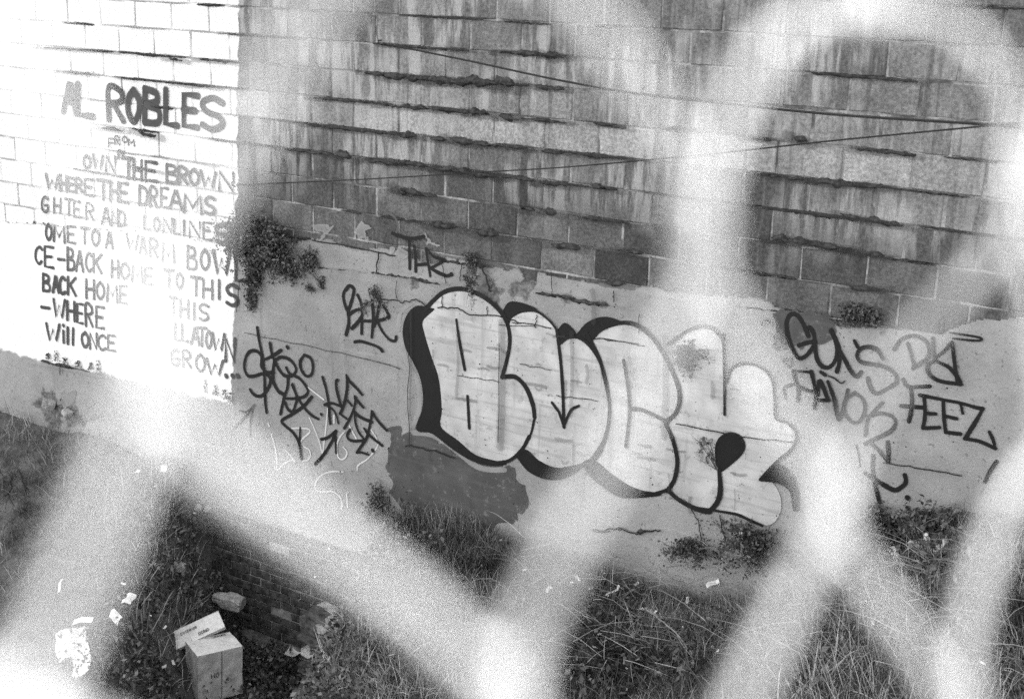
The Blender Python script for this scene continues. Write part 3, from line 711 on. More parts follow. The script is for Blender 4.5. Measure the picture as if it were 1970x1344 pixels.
for _ in range(46):
    a, b = RNG.uniform(820, 1440), RNG.uniform(640, 960); L_ = RNG.uniform(8, 40)
    if RNG.random() < .5: p.stroke([(a, b), (a + L_ / 2, b + L_ * .07 + RNG.normal(0, 2)), (a + L_, b + L_ * .16)], RNG.uniform(2, 7))
    else: p.stroke([(a, b), (a + RNG.normal(0, 2), b + L_ / 2), (a, b + L_)], RNG.uniform(2, 9))
for (a, b, c_, d_, w) in [(965, 620, 962, 860, 16), (1100, 640, 1098, 800, 9), (880, 640, 878, 760, 7), (1140, 560, 1142, 620, 10), (1210, 690, 1207, 860, 10), (1280, 650, 1278, 840, 14), (790, 600, 786, 870, 5), (930, 512, 928, 560, 26), (1700, 560, 1698, 640, 14)]:
    p.stroke([(a, b), ((a + c_) / 2 + 2, (b + d_) / 2), (c_, d_)], w)
o = p.build('water_stains', MAT['stain_shade'], wall)

# ---- the painted poem
G = {  # strokes in a unit box, y down
 'A': [[(0, 1), (.45, 0), (.55, 0), (1, 1)], [(.2, .64), (.8, .64)]], 'B': [[(0, 0), (0, 1)], [(0, 0), (.75, .08), (.78, .35), (.1, .47)], [(.1, .47), (.95, .6), (.9, .95), (0, 1)]],
 'C': [[(1, .15), (.6, 0), (.1, .25), (.05, .7), (.5, 1), (1, .86)]], 'D': [[(0, 0), (0, 1)], [(0, 0), (.8, .15), (1, .5), (.8, .88), (0, 1)]], 'E': [[(1, 0), (0, 0), (0, 1), (1, 1)], [(0, .48), (.8, .48)]],
 'F': [[(1, 0), (0, 0), (0, 1)], [(0, .48), (.8, .48)]], 'G': [[(.95, .12), (.5, 0), (.05, .3), (.1, .8), (.55, 1), (.95, .8), (.95, .55), (.55, .55)]], 'H': [[(0, 0), (0, 1)], [(1, 0), (1, 1)], [(0, .5), (1, .5)]],
 'I': [[(.5, 0), (.5, 1)]], 'K': [[(0, 0), (0, 1)], [(1, 0), (.05, .55)], [(.3, .42), (1, 1)]], 'L': [[(0, 0), (0, 1), (1, 1)]], 'M': [[(0, 1), (.1, 0), (.5, .7), (.9, 0), (1, 1)]], 'N': [[(0, 1), (0, 0), (1, 1), (1, 0)]],
 'O': [[(.5, 0), (.08, .25), (.05, .7), (.5, 1), (.92, .72), (.95, .3), (.5, 0)]], 'R': [[(0, 1), (0, 0), (.8, .08), (.85, .38), (.05, .5)], [(.3, .48), (1, 1)]], 'S': [[(.95, .12), (.5, 0), (.08, .2), (.25, .45), (.8, .58), (.92, .82), (.5, 1), (.05, .88)]],
 'T': [[(0, 0), (1, 0)], [(.5, 0), (.5, 1)]], 'W': [[(0, 0), (.25, 1), (.5, .3), (.75, 1), (1, 0)]], 'i': [[(.5, .35), (.5, 1)], [(.5, .02), (.5, .08)]], 'l': [[(.5, 0), (.5, 1)]], '-': [[(0, .5), (1, .5)]], '.': [[(.4, .95), (.5, 1)]],
 '"': [[(.2, 0), (.1, .5)], [(.8, 0), (.8, .5)]], '^': [[(0, 1), (.5, 0), (1, 1)]]}
ROUND = set('OSCGDBR')
poem = bpy.data.objects.new('poem_lettering', None); COL.objects.link(poem); poem.parent = wall
poem['label'] = 'hand-painted capital letters of a poem on the whitewashed end'
poem.empty_display_size = .1
LT = {
 12.0: [('A', 122, 158, 146, 218), ('L', 149, 163, 178, 225), ('R', 209, 168, 237, 233), ('O', 245, 173, 268, 236), ('B', 278, 171, 306, 239), ('L', 318, 173, 341, 242), ('E', 353, 182, 380, 246), ('S', 386, 186, 431, 252)],
 3.2: [('F', 209, 266, 221, 285), ('R', 221, 262, 230, 279), ('O', 236, 262, 244, 275), ('M', 247, 267, 258, 281), ('^', 226, 287, 234, 293)],
 6.4: [('O', 161, 298, 173, 324), ('W', 179, 298, 197, 327), ('N', 204, 301, 221, 335), ('"', 226, 292, 238, 318), ('T', 239, 304, 255, 344), ('H', 257, 308, 272, 347), ('E', 280, 311, 301, 349), ('B', 321, 317, 340, 353), ('R', 344, 322, 361, 355), ('O', 365, 325, 382, 357), ('W', 386, 329, 415, 362), ('N', 422, 330, 449, 369),
       ('W', 88, 336, 112, 366), ('H', 116, 338, 128, 368), ('E', 131, 342, 143, 369), ('R', 146, 344, 158, 370), ('E', 163, 345, 179, 377), ('T', 187, 346, 209, 385), ('H', 212, 349, 227, 388), ('E', 229, 352, 246, 391), ('D', 268, 358, 283, 396), ('R', 289, 361, 303, 399), ('E', 310, 362, 322, 400), ('A', 327, 365, 349, 403), ('M', 353, 373, 388, 412), ('S', 394, 378, 413, 414)],
 5.0: [('G', 80, 378, 92, 409), ('H', 104, 381, 116, 411), ('T', 125, 383, 140, 415), ('E', 142, 387, 154, 419), ('R', 166, 392, 180, 424), ('A', 196, 399, 212, 433), ('N', 215, 402, 226, 435), ('D', 228, 405, 240, 437), ('L', 277, 416, 290, 443), ('O', 295, 418, 307, 446), ('N', 314, 419, 330, 449), ('L', 334, 422, 344, 451), ('I', 351, 424, 357, 453), ('N', 364, 425, 384, 458), ('E', 391, 428, 406, 462)],
 7.0: [('S', 414, 431, 436, 470), ('.', 441, 460, 445, 466), ('L', 453, 491, 481, 543), ('S', 435, 546, 458, 589), ('W', 410, 482, 442, 530), ('N', 434, 650, 451, 696)],
 5.6: [('H', 66, 428, 84, 463), ('O', 88, 431, 99, 462), ('M', 103, 434, 124, 466), ('E', 130, 435, 144, 468), ('T', 156, 438, 170, 469), ('O', 177, 441, 191, 473), ('A', 204, 446, 217, 478), ('W', 244, 451, 266, 482), ('A', 269, 455, 281, 488), ('R', 289, 460, 303, 495), ('M', 312, 466, 335, 505), ('B', 361, 474, 377, 519), ('O', 386, 479, 402, 520),
       ('C', 68, 474, 80, 508), ('E', 86, 474, 102, 515), ('-', 111, 494, 123, 504), ('B', 130, 477, 142, 520), ('A', 146, 481, 160, 522), ('C', 165, 486, 176, 523), ('K', 180, 488, 195, 525), ('H', 215, 501, 227, 534), ('O', 233, 505, 248, 538), ('M', 254, 510, 274, 543), ('E', 279, 515, 293, 548), ('T', 316, 519, 334, 555), ('O', 339, 525, 352, 556),
       ('T', 367, 533, 387, 569), ('H', 391, 538, 408, 575), ('I', 418, 539, 424, 575), ('B', 83, 527, 95, 561), ('A', 101, 530, 112, 563), ('C', 114, 532, 125, 566), ('K', 130, 533, 145, 568), ('H', 166, 538, 181, 575), ('O', 186, 542, 200, 576), ('M', 206, 546, 226, 581), ('E', 231, 550, 244, 584),
       ('-', 79, 586, 94, 598), ('W', 103, 575, 124, 612), ('H', 129, 580, 143, 617), ('E', 148, 584, 159, 622), ('R', 165, 585, 178, 628), ('E', 185, 590, 200, 632), ('T', 326, 571, 340, 607), ('H', 347, 577, 362, 612), ('I', 370, 583, 376, 615), ('S', 382, 584, 401, 618),
       ('W', 89, 622, 114, 657), ('i', 118, 624, 125, 659), ('l', 127, 630, 133, 661), ('l', 137, 631, 143, 663), ('O', 157, 639, 170, 668), ('N', 173, 641, 186, 672), ('C', 189, 644, 203, 674), ('E', 208, 645, 221, 675), ('L', 337, 621, 346, 655), ('L', 350, 623, 362, 657), ('A', 368, 629, 383, 664), ('T', 380, 630, 397, 667), ('O', 396, 636, 407, 670), ('W', 409, 640, 431, 676),
       ('G', 329, 672, 344, 704), ('R', 352, 675, 367, 707), ('O', 377, 681, 394, 715), ('W', 398, 690, 428, 723)]}
for w, L in LT.items():
    for (ch, x0, y0, x1, y1) in L:
        sl = .13; W_ = x1 - x0; H_ = (y1 - y0) - sl * W_
        on_pl = y0 > 430
        p = Paint(-.0245 if on_pl else -.0105)
        for st in G[ch]:
            pts = [(x0 + a * W_ + random.uniform(-.5, .5), y0 + b * H_ + sl * a * W_ + random.uniform(-.5, .5)) for a, b in st]
            p.stroke(pts, w * random.uniform(.95, 1.12), ch in ROUND)
        p.build('letter', MAT['letter'], poem)
for (a, b) in ((435, 723), (447, 723), (457, 723)):
    p = Paint(-.0245); p.dot((a, b), 4.6); p.build('letter', MAT['letter'], poem)

# ================================================================= brick foundation showing in the pit
found = thing('brick_foundation', 'old sooty brick foundation exposed in the pit under the plastered wall', 'wall')
v, f = box_mesh(-9.2, -5.2, -.018, .12, -2.2, -.50); mesh_obj('mortar_bed', v, f, MAT['brickmortar'], found)
def brick_variant(k, L=.205, H=.06, D=.03):
    r = np.random.default_rng(k); V = []
    for x in (-L / 2, -L / 2 + .012, L / 2 - .012, L / 2):
        for z in (-H / 2, -H / 2 + .01, H / 2 - .01, H / 2):
            e = abs(x) > L / 2 - .001 or abs(z) > H / 2 - .001
            V.append((x + r.uniform(-.003, .003), (0.006 if e else r.uniform(-.003, .003)), z + r.uniform(-.003, .003)))
    Fc = [(i * 4 + j, (i + 1) * 4 + j, (i + 1) * 4 + j + 1, i * 4 + j + 1) for i in range(3) for j in range(3)]
    ring = [0, 4, 8, 12, 13, 14, 15, 11, 7, 3, 2, 1]; b = len(V)
    for q in ring: V.append((V[q][0], D, V[q][2]))
    for a in range(12): c = (a + 1) % 12; Fc.append((ring[c], ring[a], b + a, b + c))
    me = bpy.data.meshes.new('brick'); me.from_pydata(V, [], Fc); me.update(); me.materials.append(MAT['brick']); return me
BV = [brick_variant(k) for k in range(6)]
for row in range(14):
    z = -.545 - row * .072
    for i in range(14):
        x = -8.35 + i * .217 + (row % 2) * .1085
        if random.random() < .04: continue
        o = bpy.data.objects.new('brick', BV[random.randrange(6)]); COL.objects.link(o); o.parent = found
        o.location = (x, -.03 + random.uniform(-.006, .004), z + random.uniform(-.003, .003)); o.rotation_euler = (0, random.uniform(-.02, .02), random.uniform(-.03, .03))

def solid_brick(k, L=.2, D=.1, H=.062):
    bm = bmesh.new(); bmesh.ops.create_cube(bm, size=1); r = random.Random(k)
    bmesh.ops.subdivide_edges(bm, edges=bm.edges[:], cuts=1)
    for q in bm.verts: q.co = Vector((q.co.x * L + r.uniform(-.008, .008), q.co.y * D + r.uniform(-.007, .007), q.co.z * H + r.uniform(-.006, .006)))
    me = bpy.data.meshes.new('brick'); bm.to_mesh(me); bm.free(); me.materials.append(MAT['brick']); return me
SB = [solid_brick(k) for k in range(5)]
SBr = []
for m_ in SB:
    c = m_.copy(); c.materials.clear(); c.materials.append(MAT['rubble']); SBr.append(c)
stub = thing('brick_stub', 'broken stub of old brickwork standing at the right edge of the pit', 'brickwork')
base = wp(604, 1150, -.55); nrow = int((base[2] + 1.66) / .066); base = np.array([base[0], base[1], -1.66])
for row in range(nrow):
    n = 4 - int(3.2 * row / nrow)
    for i in range(n):
        for j in range(2):
            o = bpy.data.objects.new('brick', (SB if random.random() < .72 else SBr)[random.randrange(5)]); COL.objects.link(o); o.parent = stub
            o.location = (base[0] + i * .2 + (row % 2) * .08 + random.uniform(-.02, .02), base[1] - j * .11 + .1 + random.uniform(-.015, .015), base[2] + row * .066)
            o.rotation_euler = (random.uniform(-.06, .06), random.uniform(-.06, .06), random.uniform(-.15, .15))

# ================================================================= vegetation
def leaves(name, C, size, mat, parent=None, up=.0, elong=1.6, shade=None, seed=1):
    """one diamond-shaped leaf per centre in C"""
    r = np.random.default_rng(seed); n = len(C)
    d = r.normal(size=(n, 3)); d[:, 2] += up; d /= np.linalg.norm(d, axis=1)[:, None]
    e = r.normal(size=(n, 3)); e -= (e * d).sum(1)[:, None] * d; e /= np.linalg.norm(e, axis=1)[:, None]
    nn = np.cross(d, e)
    s = (size * r.uniform(.55, 1.35, n))[:, None]
    A = C - d * s * elong * .5; B = C + e * s * .42 + nn * s * .1; D = C + d * s * elong * .5; E_ = C - e * s * .42 + nn * s * .1
    V = np.stack([A, B, D, E_], 1).reshape(-1, 3); F_ = np.arange(4 * n).reshape(n, 4)
    o = mesh_obj(name, V, F_, mat, parent)
    sh = r.beta(1.6, 2.6, n) if shade is None else shade
    put_attr(o, 'shade', np.repeat(sh, 4)); return o
def blades(name, root, tip, width, mat, parent=None, bend=.25, seed=1, shade=None):
    r = np.random.default_rng(seed); n = len(root)
    d = tip - root; L = np.linalg.norm(d, axis=1)[:, None]
    side = np.cross(d, r.normal(size=(n, 3))); side /= np.linalg.norm(side, axis=1)[:, None] + 1e-9
    bd = np.cross(side, d / L); bd = bd * r.normal(0, bend, n)[:, None] * L
    bd[:, 2] += .15 * L[:, 0]
    rows = []
    for t, wf in ((0, 1), (.35, .85), (.7, .55), (1, .12)):
        c = root + d * t + bd * (4 * t * (1 - t)) * .5
        w = width[:, None] * wf * .5
        rows += [c - side * w, c + side * w]
    V = np.stack(rows, 1).reshape(-1, 3); b = np.arange(n)[:, None, None] * 8
    F_ = (b + np.array([[0, 1, 3, 2], [2, 3, 5, 4], [4, 5, 7, 6]])[None]).reshape(-1, 4)
    o = mesh_obj(name, V, F_, mat, parent)
    sh = r.beta(1.2, 2.2, n) if shade is None else shade
    put_attr(o, 'shade', np.repeat(sh, 8)); return o

rv = np.random.default_rng(77)
# leafy ground cover in the pit
n = 95000
x = rv.uniform(-9.2, -3.2, n); y = -rv.uniform(.0, 4.0, n)
le = -7.75 + .62 * -y; re = -6.1 + .50 * -y
inp = (x > le - .25 - .8 * rv.random(n) ** 2) & (x < re + .3 + .9 * rv.random(n) ** 1.5) & (fbm(x * 1.6, y * 1.6, 51) > -.55)
inp &= ~((np.abs(x + 6.9) < .34) & (np.abs(y + .98) < .34) & (rv.random(n) < .8))
x = x[inp]; y = y[inp]
cl = np.maximum(0, fbm(x * 3, y * 3, 61, 3) + .35)
z = ground(x, y) + rv.uniform(-.01, 1, len(x)) ** 1.3 * (.08 + .30 * cl)
keep = ~((y > -.35) & (z > -1.0) & (rv.random(len(x)) < .75)); x, y, z = x[keep], y[keep], z[keep]
o = leaves('ground_cover', np.stack([x, y, z], 1), .026, MAT['leafmid'], None, up=.3, shade=np.clip(rv.beta(1.4, 2.6, len(x)) + .25 * fbm(x * 4, y * 4, 71, 3), 0, 1)); tag(o, kind='stuff')
# dry tangled grass
def grass_patch(n, x0, x1, d0, d1, cond, seed, hmin=.06, hmax=.23, wd=.0055, lean=.98):
    r = np.random.default_rng(seed)
    x = r.uniform(x0, x1, n); y = -d0 - (d1 - d0) * r.random(n)
    ok = cond(x, y) & (fbm(x * 2.3, y * 2.3, seed + 7) > r.uniform(-.75, .1, n)); x, y = x[ok], y[ok]; m = len(x)
    z = ground(x, y) - .01
    L = r.uniform(hmin, hmax, m) * (1 + .7 * fbm(x * 1.7, y * 1.7, seed))
    a = r.uniform(0, 2 * math.pi, m) + 2.5 * fbm(x * 1.3, y * 1.3, seed + 3)
    t = r.beta(2, 1.5, m) * lean
    tip = np.stack([x + np.cos(a) * L * t, np.minimum(y + np.sin(a) * L * t, -.03), z + L * np.sqrt(np.clip(1 - t * t, .03, 1))], 1)
    sh = np.clip(r.beta(1.1, 2.4, m) * (1 + 2.2 * fbm(x * 2.1, y * 2.1, seed + 11, 3)) + .25 * fbm(x * .9, y * .9, seed + 19, 2), 0, 1)
    return np.stack([x, y, z], 1), tip, wd * r.uniform(.5, 1.3, m), sh
rightc = lambda x, y: x > -5.85 - .62 * y + .5 * vnoise(x * 3, y * 3, 4)
leftc = lambda x, y: x < -7.75 - .62 * y + .1
for (nm, args) in (('dry_grass', (100000, -6.4, 1.0, .02, 4.6, rightc, 11)), ('bank_grass', (34000, -13, -5.0, .02, 4.6, leftc, 12)), ):
    a, b, w_, sh = grass_patch(*args); o = blades(nm, a, b, w_, MAT['grass'], None, seed=args[-1], shade=sh); tag(o, kind='stuff')
a, b, w_, sh = grass_patch(16000, -6.3, -.2, .01, .5, lambda x, y: x > -6.15, 15, .07, .2, .004, .6)
o = blades('wall_foot_grass', a, b, w_, MAT['grass'], None, seed=5, shade=sh * .8); tag(o, kind='stuff')
# broad-leaved weeds scattered through the dry grass
n2 = 26000; x2 = rv.uniform(-6.0, .5, n2); y2 = -rv.uniform(.05, 3.6, n2); ok = (fbm(x2 * 1.9, y2 * 1.9, 83, 3) > .12) & (x2 > -6 - .5 * y2); x2, y2 = x2[ok], y2[ok]
o = leaves('broadleaf_weeds', np.stack([x2, y2, ground(x2, y2) + rv.random(len(x2)) ** 1.3 * .17], 1), .03, MAT['leafmid'], None, up=.3, elong=1.5, shade=np.clip(rv.beta(1.2, 3, len(x2)), 0, 1), seed=84); tag(o, kind='stuff')
# long pale straws lying in the grass
pts = []
r = np.random.default_rng(3); root = []; tip = []
for _ in range(1100):
    px, py = r.uniform(960, 1900), r.uniform(1080, 1330)
    q = hit_ground(px, py) + np.array([0, 0, r.uniform(.05, .2)]); a = r.uniform(0, 6.28); L = r.uniform(.1, .5)
    root.append(q); tip.append(q + np.array([math.cos(a) * L, math.sin(a) * L * .6, r.uniform(-.12, .12)]))
o = blades('pale_straws', np.array(root), np.array(tip), np.full(1100, .0034), MAT['grass'], None, bend=.2, seed=9, shade=np.clip(r.normal(.5, .2, 1100), .15, 1)); tag(o, kind='stuff')

def wall_plant(name, label, cat, blobs, n, size, stems, seed, mat='leafdark', group=None, y0=-.02):
    r = np.random.default_rng(seed); t = thing(name, label, cat, group)
    C = []; mpp = .0033; tr, tt = [], []
    for (px, py, rx, ry, dep, wt) in blobs:
        m = int(n * wt); c = wp(px, py, y0); per = 26; nt = max(4, m // per)
        for k in range(nt):
            # a twig leaves the centre, arches and droops; leaves sit along it
            a = r.uniform(0, 2 * math.pi); ln = r.beta(1.6, 1.4) * 1.05
            st_ = c + np.array([r.normal(0, .22) * rx * mpp, -abs(r.normal(0, .15)) * dep, r.normal(0, .22) * ry * mpp])
            e = st_ + np.array([math.cos(a) * rx * ln * mpp, -abs(r.normal(0, .6)) * dep, math.sin(a) * ry * ln * mpp - .1 * ry * ln * mpp])
            e[1] = max(e[1], -dep - .05); e[1] = min(e[1], y0 - .005)
            tq = r.random(per)[:, None]; md = (st_ + e) / 2 + np.array([0, 0, .25 * ry * mpp * ln])
            q = (1 - tq) ** 2 * st_ + 2 * tq * (1 - tq) * md + tq ** 2 * e + r.normal(0, size * 1.0, (per, 3))
            q[:, 1] = np.minimum(q[:, 1], y0 - .003); C.append(q)
            if k % 3 == 0: tr.append(st_); tt.append(e)
    C = np.vstack(C)
    leaves('foliage', C, size, MAT[mat], t, up=-.2, seed=seed)
    V = []
    root = list(tr); tip = list(tt)
    for (a, b, c_, d_) in stems:
        for k in range(3):
            root.append(wp(a, b, y0)); q = wp(c_ + r.uniform(-5, 5), d_ + r.uniform(-5, 5), y0); q[1] -= r.uniform(.01, .1); tip.append(q)
    if root:
        blades('stems', np.array(root), np.array(tip), np.full(len(root), .006), MAT['leafdark'], t, bend=.12, seed=seed)
    return t
wall_plant('hanging_bush', 'dark bush growing out of the wall beside the poem', 'bush',
           [(500, 445, 78, 52, .30, .42), (535, 468, 78, 62, .32, .4), (472, 462, 45, 48, .2, .14), (495, 520, 28, 60, .1, .10), (487, 565, 12, 50, .04, .035), (560, 515, 60, 34, .1, .05), (600, 500, 34, 30, .08, .04)], 15000, .017,
           [(500, 500, 480, 600), (560, 500, 600, 540), (595, 470, 620, 550), (520, 480, 550, 545), (470, 470, 495, 590)], 31)
wall_plant('wall_weed', 'thin spidery weed above the thick underlined tag', 'weed', [(727, 568, 26, 24, .06, 1), (700, 590, 26, 20, .03, .3), (738, 595, 22, 22, .03, .3)], 330, .011, [(727, 575, 705, 540), (727, 575, 733, 535), (727, 575, 700, 597), (727, 575, 735, 605)], 32)
wall_plant('wall_weed', 'scruffy weed rooted in a joint above the first bubble letter', 'weed', [(912, 500, 22, 26, .06, .6), (905, 540, 30, 34, .03, .4), (912, 570, 14, 24, .03, .15)], 800, .011, [(915, 508, 905, 480), (915, 508, 925, 485), (915, 508, 900, 590)], 33)
wall_plant('wall_weed', 'leafy weed tuft over the last bubble letter', 'weed', [(1325, 675, 52, 26, .08, .6), (1320, 700, 42, 26, .06, .4)], 1100, .013, [(1330, 680, 1380, 672), (1330, 680, 1300, 700)], 34)
wall_plant('wall_weed', 'sparse dotted sprig beside the black teardrop', 'weed', [(1352, 858, 24, 30, .03, .55), (1366, 880, 16, 34, .03, .45)], 260, .009, [(1380, 905, 1340, 830), (1380, 905, 1368, 845), (1380, 905, 1345, 870)], 35)
wall_plant('wall_weed', 'dark tuft on the ledge above the rounded word', 'weed', [(1660, 600, 44, 22, .1, .6), (1640, 610, 50, 14, .08, .3), (1690, 612, 20, 14, .05, .1)], 1300, .014, [(1660, 605, 1690, 590)], 36)
wall_plant('wall_weed', 'small curled vine at the end of the plaster ledge below the bush', 'weed', [(622, 545, 14, 18, .04, .6), (598, 553, 18, 8, .03, .4)], 420, .011, [(620, 550, 600, 510)], 37)
wall_plant('foot_shrub', 'leafy shrub at the wall foot below the cross stroke', 'shrub', [(1700, 1010, 60, 46, .3, .6), (1730, 1040, 60, 40, .4, .4)], 3200, .018, [(1700, 1030, 1680, 980)], 38)
wall_plant('foot_shrub', 'shrub at the wall foot under the far right word', 'shrub', [(1850, 1010, 100, 44, .35, .7), (1790, 1000, 60, 26, .3, .3)], 3600, .018, [(1850, 1030, 1880, 980)], 39)
wall_plant('foot_shrub', 'twiggy shrub at the wall foot under the bubble letters, right of the dark patch', 'shrub', [(1440, 1030, 90, 50, .3, .5), (1340, 1050, 70, 26, .25, .3), (1480, 1060, 60, 50, .4, .3)], 3600, .015, [(1400, 1040, 1370, 990), (1440, 1040, 1450, 990), (1470, 1050, 1500, 1000)], 40)
wall_plant('foot_shrub', 'dark shrub at the left end of the dark render patch', 'shrub', [(735, 965, 30, 60, .2, .4), (800, 1015, 90, 40, .3, .6)], 2600, .014, [(740, 990, 720, 920), (745, 990, 760, 925), (850, 1020, 846, 960)], 41)
WL = ['leftmost small upright weed on the ledge under the poem', 'second ledge weed from the left under the poem', 'third ledge weed from the left, under the painted word Will', 'ledge weed under the last letters of the painted word Will',
      'ledge weed just left of the word ONCE, below it', 'ledge weed right below the O of the word ONCE', 'ledge weed below the poem\'s closing W, leftmost of four', 'ledge weed below the first of the poem\'s three dots', 'ledge weed below the middle dot of the poem', 'rightmost ledge weed at the lower right corner of the whitewash']
for k, (a, b) in enumerate([(92, 690), (108, 695), (125, 700), (150, 706), (175, 712), (190, 716), (395, 755), (415, 760), (432, 768), (443, 775)]):
    t = thing('ledge_weed', WL[k], 'weed', 'weeds along the ledge under the poem')
    r = np.random.default_rng(900 + k); c = wp(a, b, -.035); h = r.uniform(.05, .11)
    zz = r.uniform(0, 1, 60); ww = .02 * (1 - zz * .8)
    C = np.stack([c[0] + r.normal(0, 1, 60) * ww, c[1] + r.normal(0, .01, 60), c[2] + zz * h], 1)
    leaves('foliage', C, .012, MAT['leafdark'], t, seed=900 + k)
    blades('stem', np.array([c]), np.array([c + np.array([.003, 0, h])]), np.array([.004]), MAT['leafdark'], t, bend=.02, seed=k)

# ================================================================= litter, boxes, rubble
def carton(name, label, L, W_, H_, loc, rot, flap=True):
    t = thing(name, label, 'box', None, loc); t.rotation_euler = rot
    v, f = box_mesh(-L / 2, L / 2, -W_ / 2, W_ / 2, 0, H_)
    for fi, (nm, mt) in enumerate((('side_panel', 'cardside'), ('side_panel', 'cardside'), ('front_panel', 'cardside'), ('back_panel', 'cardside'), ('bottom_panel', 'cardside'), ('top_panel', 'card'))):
        q = [Vector(v[i]) for i in f[fi]]; c = sum(q, Vector()) / 4; n_ = (q[1] - q[0]).cross(q[2] - q[0]).normalized()
        if n_.dot(c - Vector((0, 0, H_ / 2))) < 0: n_ = -n_; q = q[::-1]
        # panel with thickness, slightly dished and dented
        N_ = 6; V = []; 
        for s_ in (0, 1):
            for i in range(N_):
                for j in range(N_):
                    a, b = i / (N_ - 1), j / (N_ - 1)
                    pnt = q[0] * (1 - a) * (1 - b) + q[1] * a * (1 - b) + q[2] * a * b + q[3] * (1 - a) * b
                    bul = math.sin(math.pi * a) * math.sin(math.pi * b) * .006
                    V.append(tuple(pnt - n_ * (.0035 * s_) + n_ * (random.uniform(-.003, .003) - bul * random.uniform(.5, 1.6))))
        Fc = [(i * N_ + j, (i + 1) * N_ + j, (i + 1) * N_ + j + 1, i * N_ + j + 1) for i in range(N_ - 1) for j in range(N_ - 1)]
        Fc += [tuple(N_ * N_ + k for k in reversed(ff)) for ff in Fc]
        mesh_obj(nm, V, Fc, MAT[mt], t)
    return t
def strip(parent, name, pts, w, z, mat, nrm='z'):
    V = []; Fc = []
    P = np.array(pts, float)
    for i in range(len(P) - 1):
        d = P[i + 1] - P[i]; L = np.linalg.norm(d); nv_ = np.array([-d[1], d[0]]) / L * w / 2; b = len(V)
        for q in (P[i] - nv_, P[i + 1] - nv_, P[i + 1] + nv_, P[i] + nv_): V.append((q[0], q[1], z) if nrm == 'z' else (q[0], z, q[1]))
        Fc.append((b, b + 1, b + 2, b + 3))
    return V, Fc
def text_on(parent, name, text, x, y, h, z, mat, axis='z', w=.004, gap=.25):
    V = []; Fc = []; cx = x
    for ch in text:
        if ch == ' ': cx += h * .6; continue
        cw = h * (.3 if ch in 'Il-.' else .62)
        for st in G.get(ch, G['O']):
            v_, f_ = strip(parent, name, [(cx + a * cw, y - b * h) for a, b in st], w, z, mat, axis); b0 = len(V)
            V += v_; Fc += [tuple(i + b0 for i in q) for q in f_]
        cx += cw + h * gap
    return mesh_obj(name, V, Fc, MAT[mat], parent)
# the square carton stands in the pit; the flat one leans over it
ca = math.radians(66); ax_ = np.array([math.cos(ca), math.sin(ca)]); ay_ = np.array([-math.sin(ca), math.cos(ca)])
cxy = np.array([-6.85, -1.15]) + ax_ * .177 + ay_ * .13
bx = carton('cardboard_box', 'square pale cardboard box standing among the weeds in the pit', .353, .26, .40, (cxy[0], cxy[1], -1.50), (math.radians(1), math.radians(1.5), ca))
text_on(bx, 'print', 'SERVER', .03, .105, .02, .4025, 'ink', 'z', .0035)
v_, f_ = strip(bx, 'seam', [(.01, .0), (.012, .395)], .005, -.1325, 'ink', 'y'); mesh_obj('seam', v_, f_, MAT['ink'], bx)
text_on(bx, 'print', 'HX', -.07, .23, .04, -.1325, 'ink', 'y', .005)
P0 = gp(306, 1236, -1.13); P1 = gp(420, 1183, -.97); e1 = Vector(P1 - P0); l1 = e1.length; e1.normalize()
P3 = gp(318, 1268, -1.22); e2 = Vector(P3 - P0); e2 = (e2 - e1 * e2.dot(e1)); l2 = max(.12, e2.length); e2.normalize(); e3 = e1.cross(e2)
if e3.z < 0: e3 = -e3; 
e2b = e3.cross(e1); Mx = Matrix((e1, e2b, e3)).transposed()
sg = 1 if e2b.dot(e2) > 0 else -1
P0 = P0 - np.array(e1) * .12; l1 += .12; P0[2] += .04
cc = Vector(P0) + e1 * l1 / 2 + e2 * l2 / 2 - e3 * .05
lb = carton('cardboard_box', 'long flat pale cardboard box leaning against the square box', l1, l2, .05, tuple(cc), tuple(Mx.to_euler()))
text_on(lb, 'print', 'EXTERIOR', -.02, .035, .02, .0525, 'ink', 'z', .0035)
text_on(lb, 'print', 'XONO', .10, -.02, .026, .0525, 'ink', 'z', .0045)

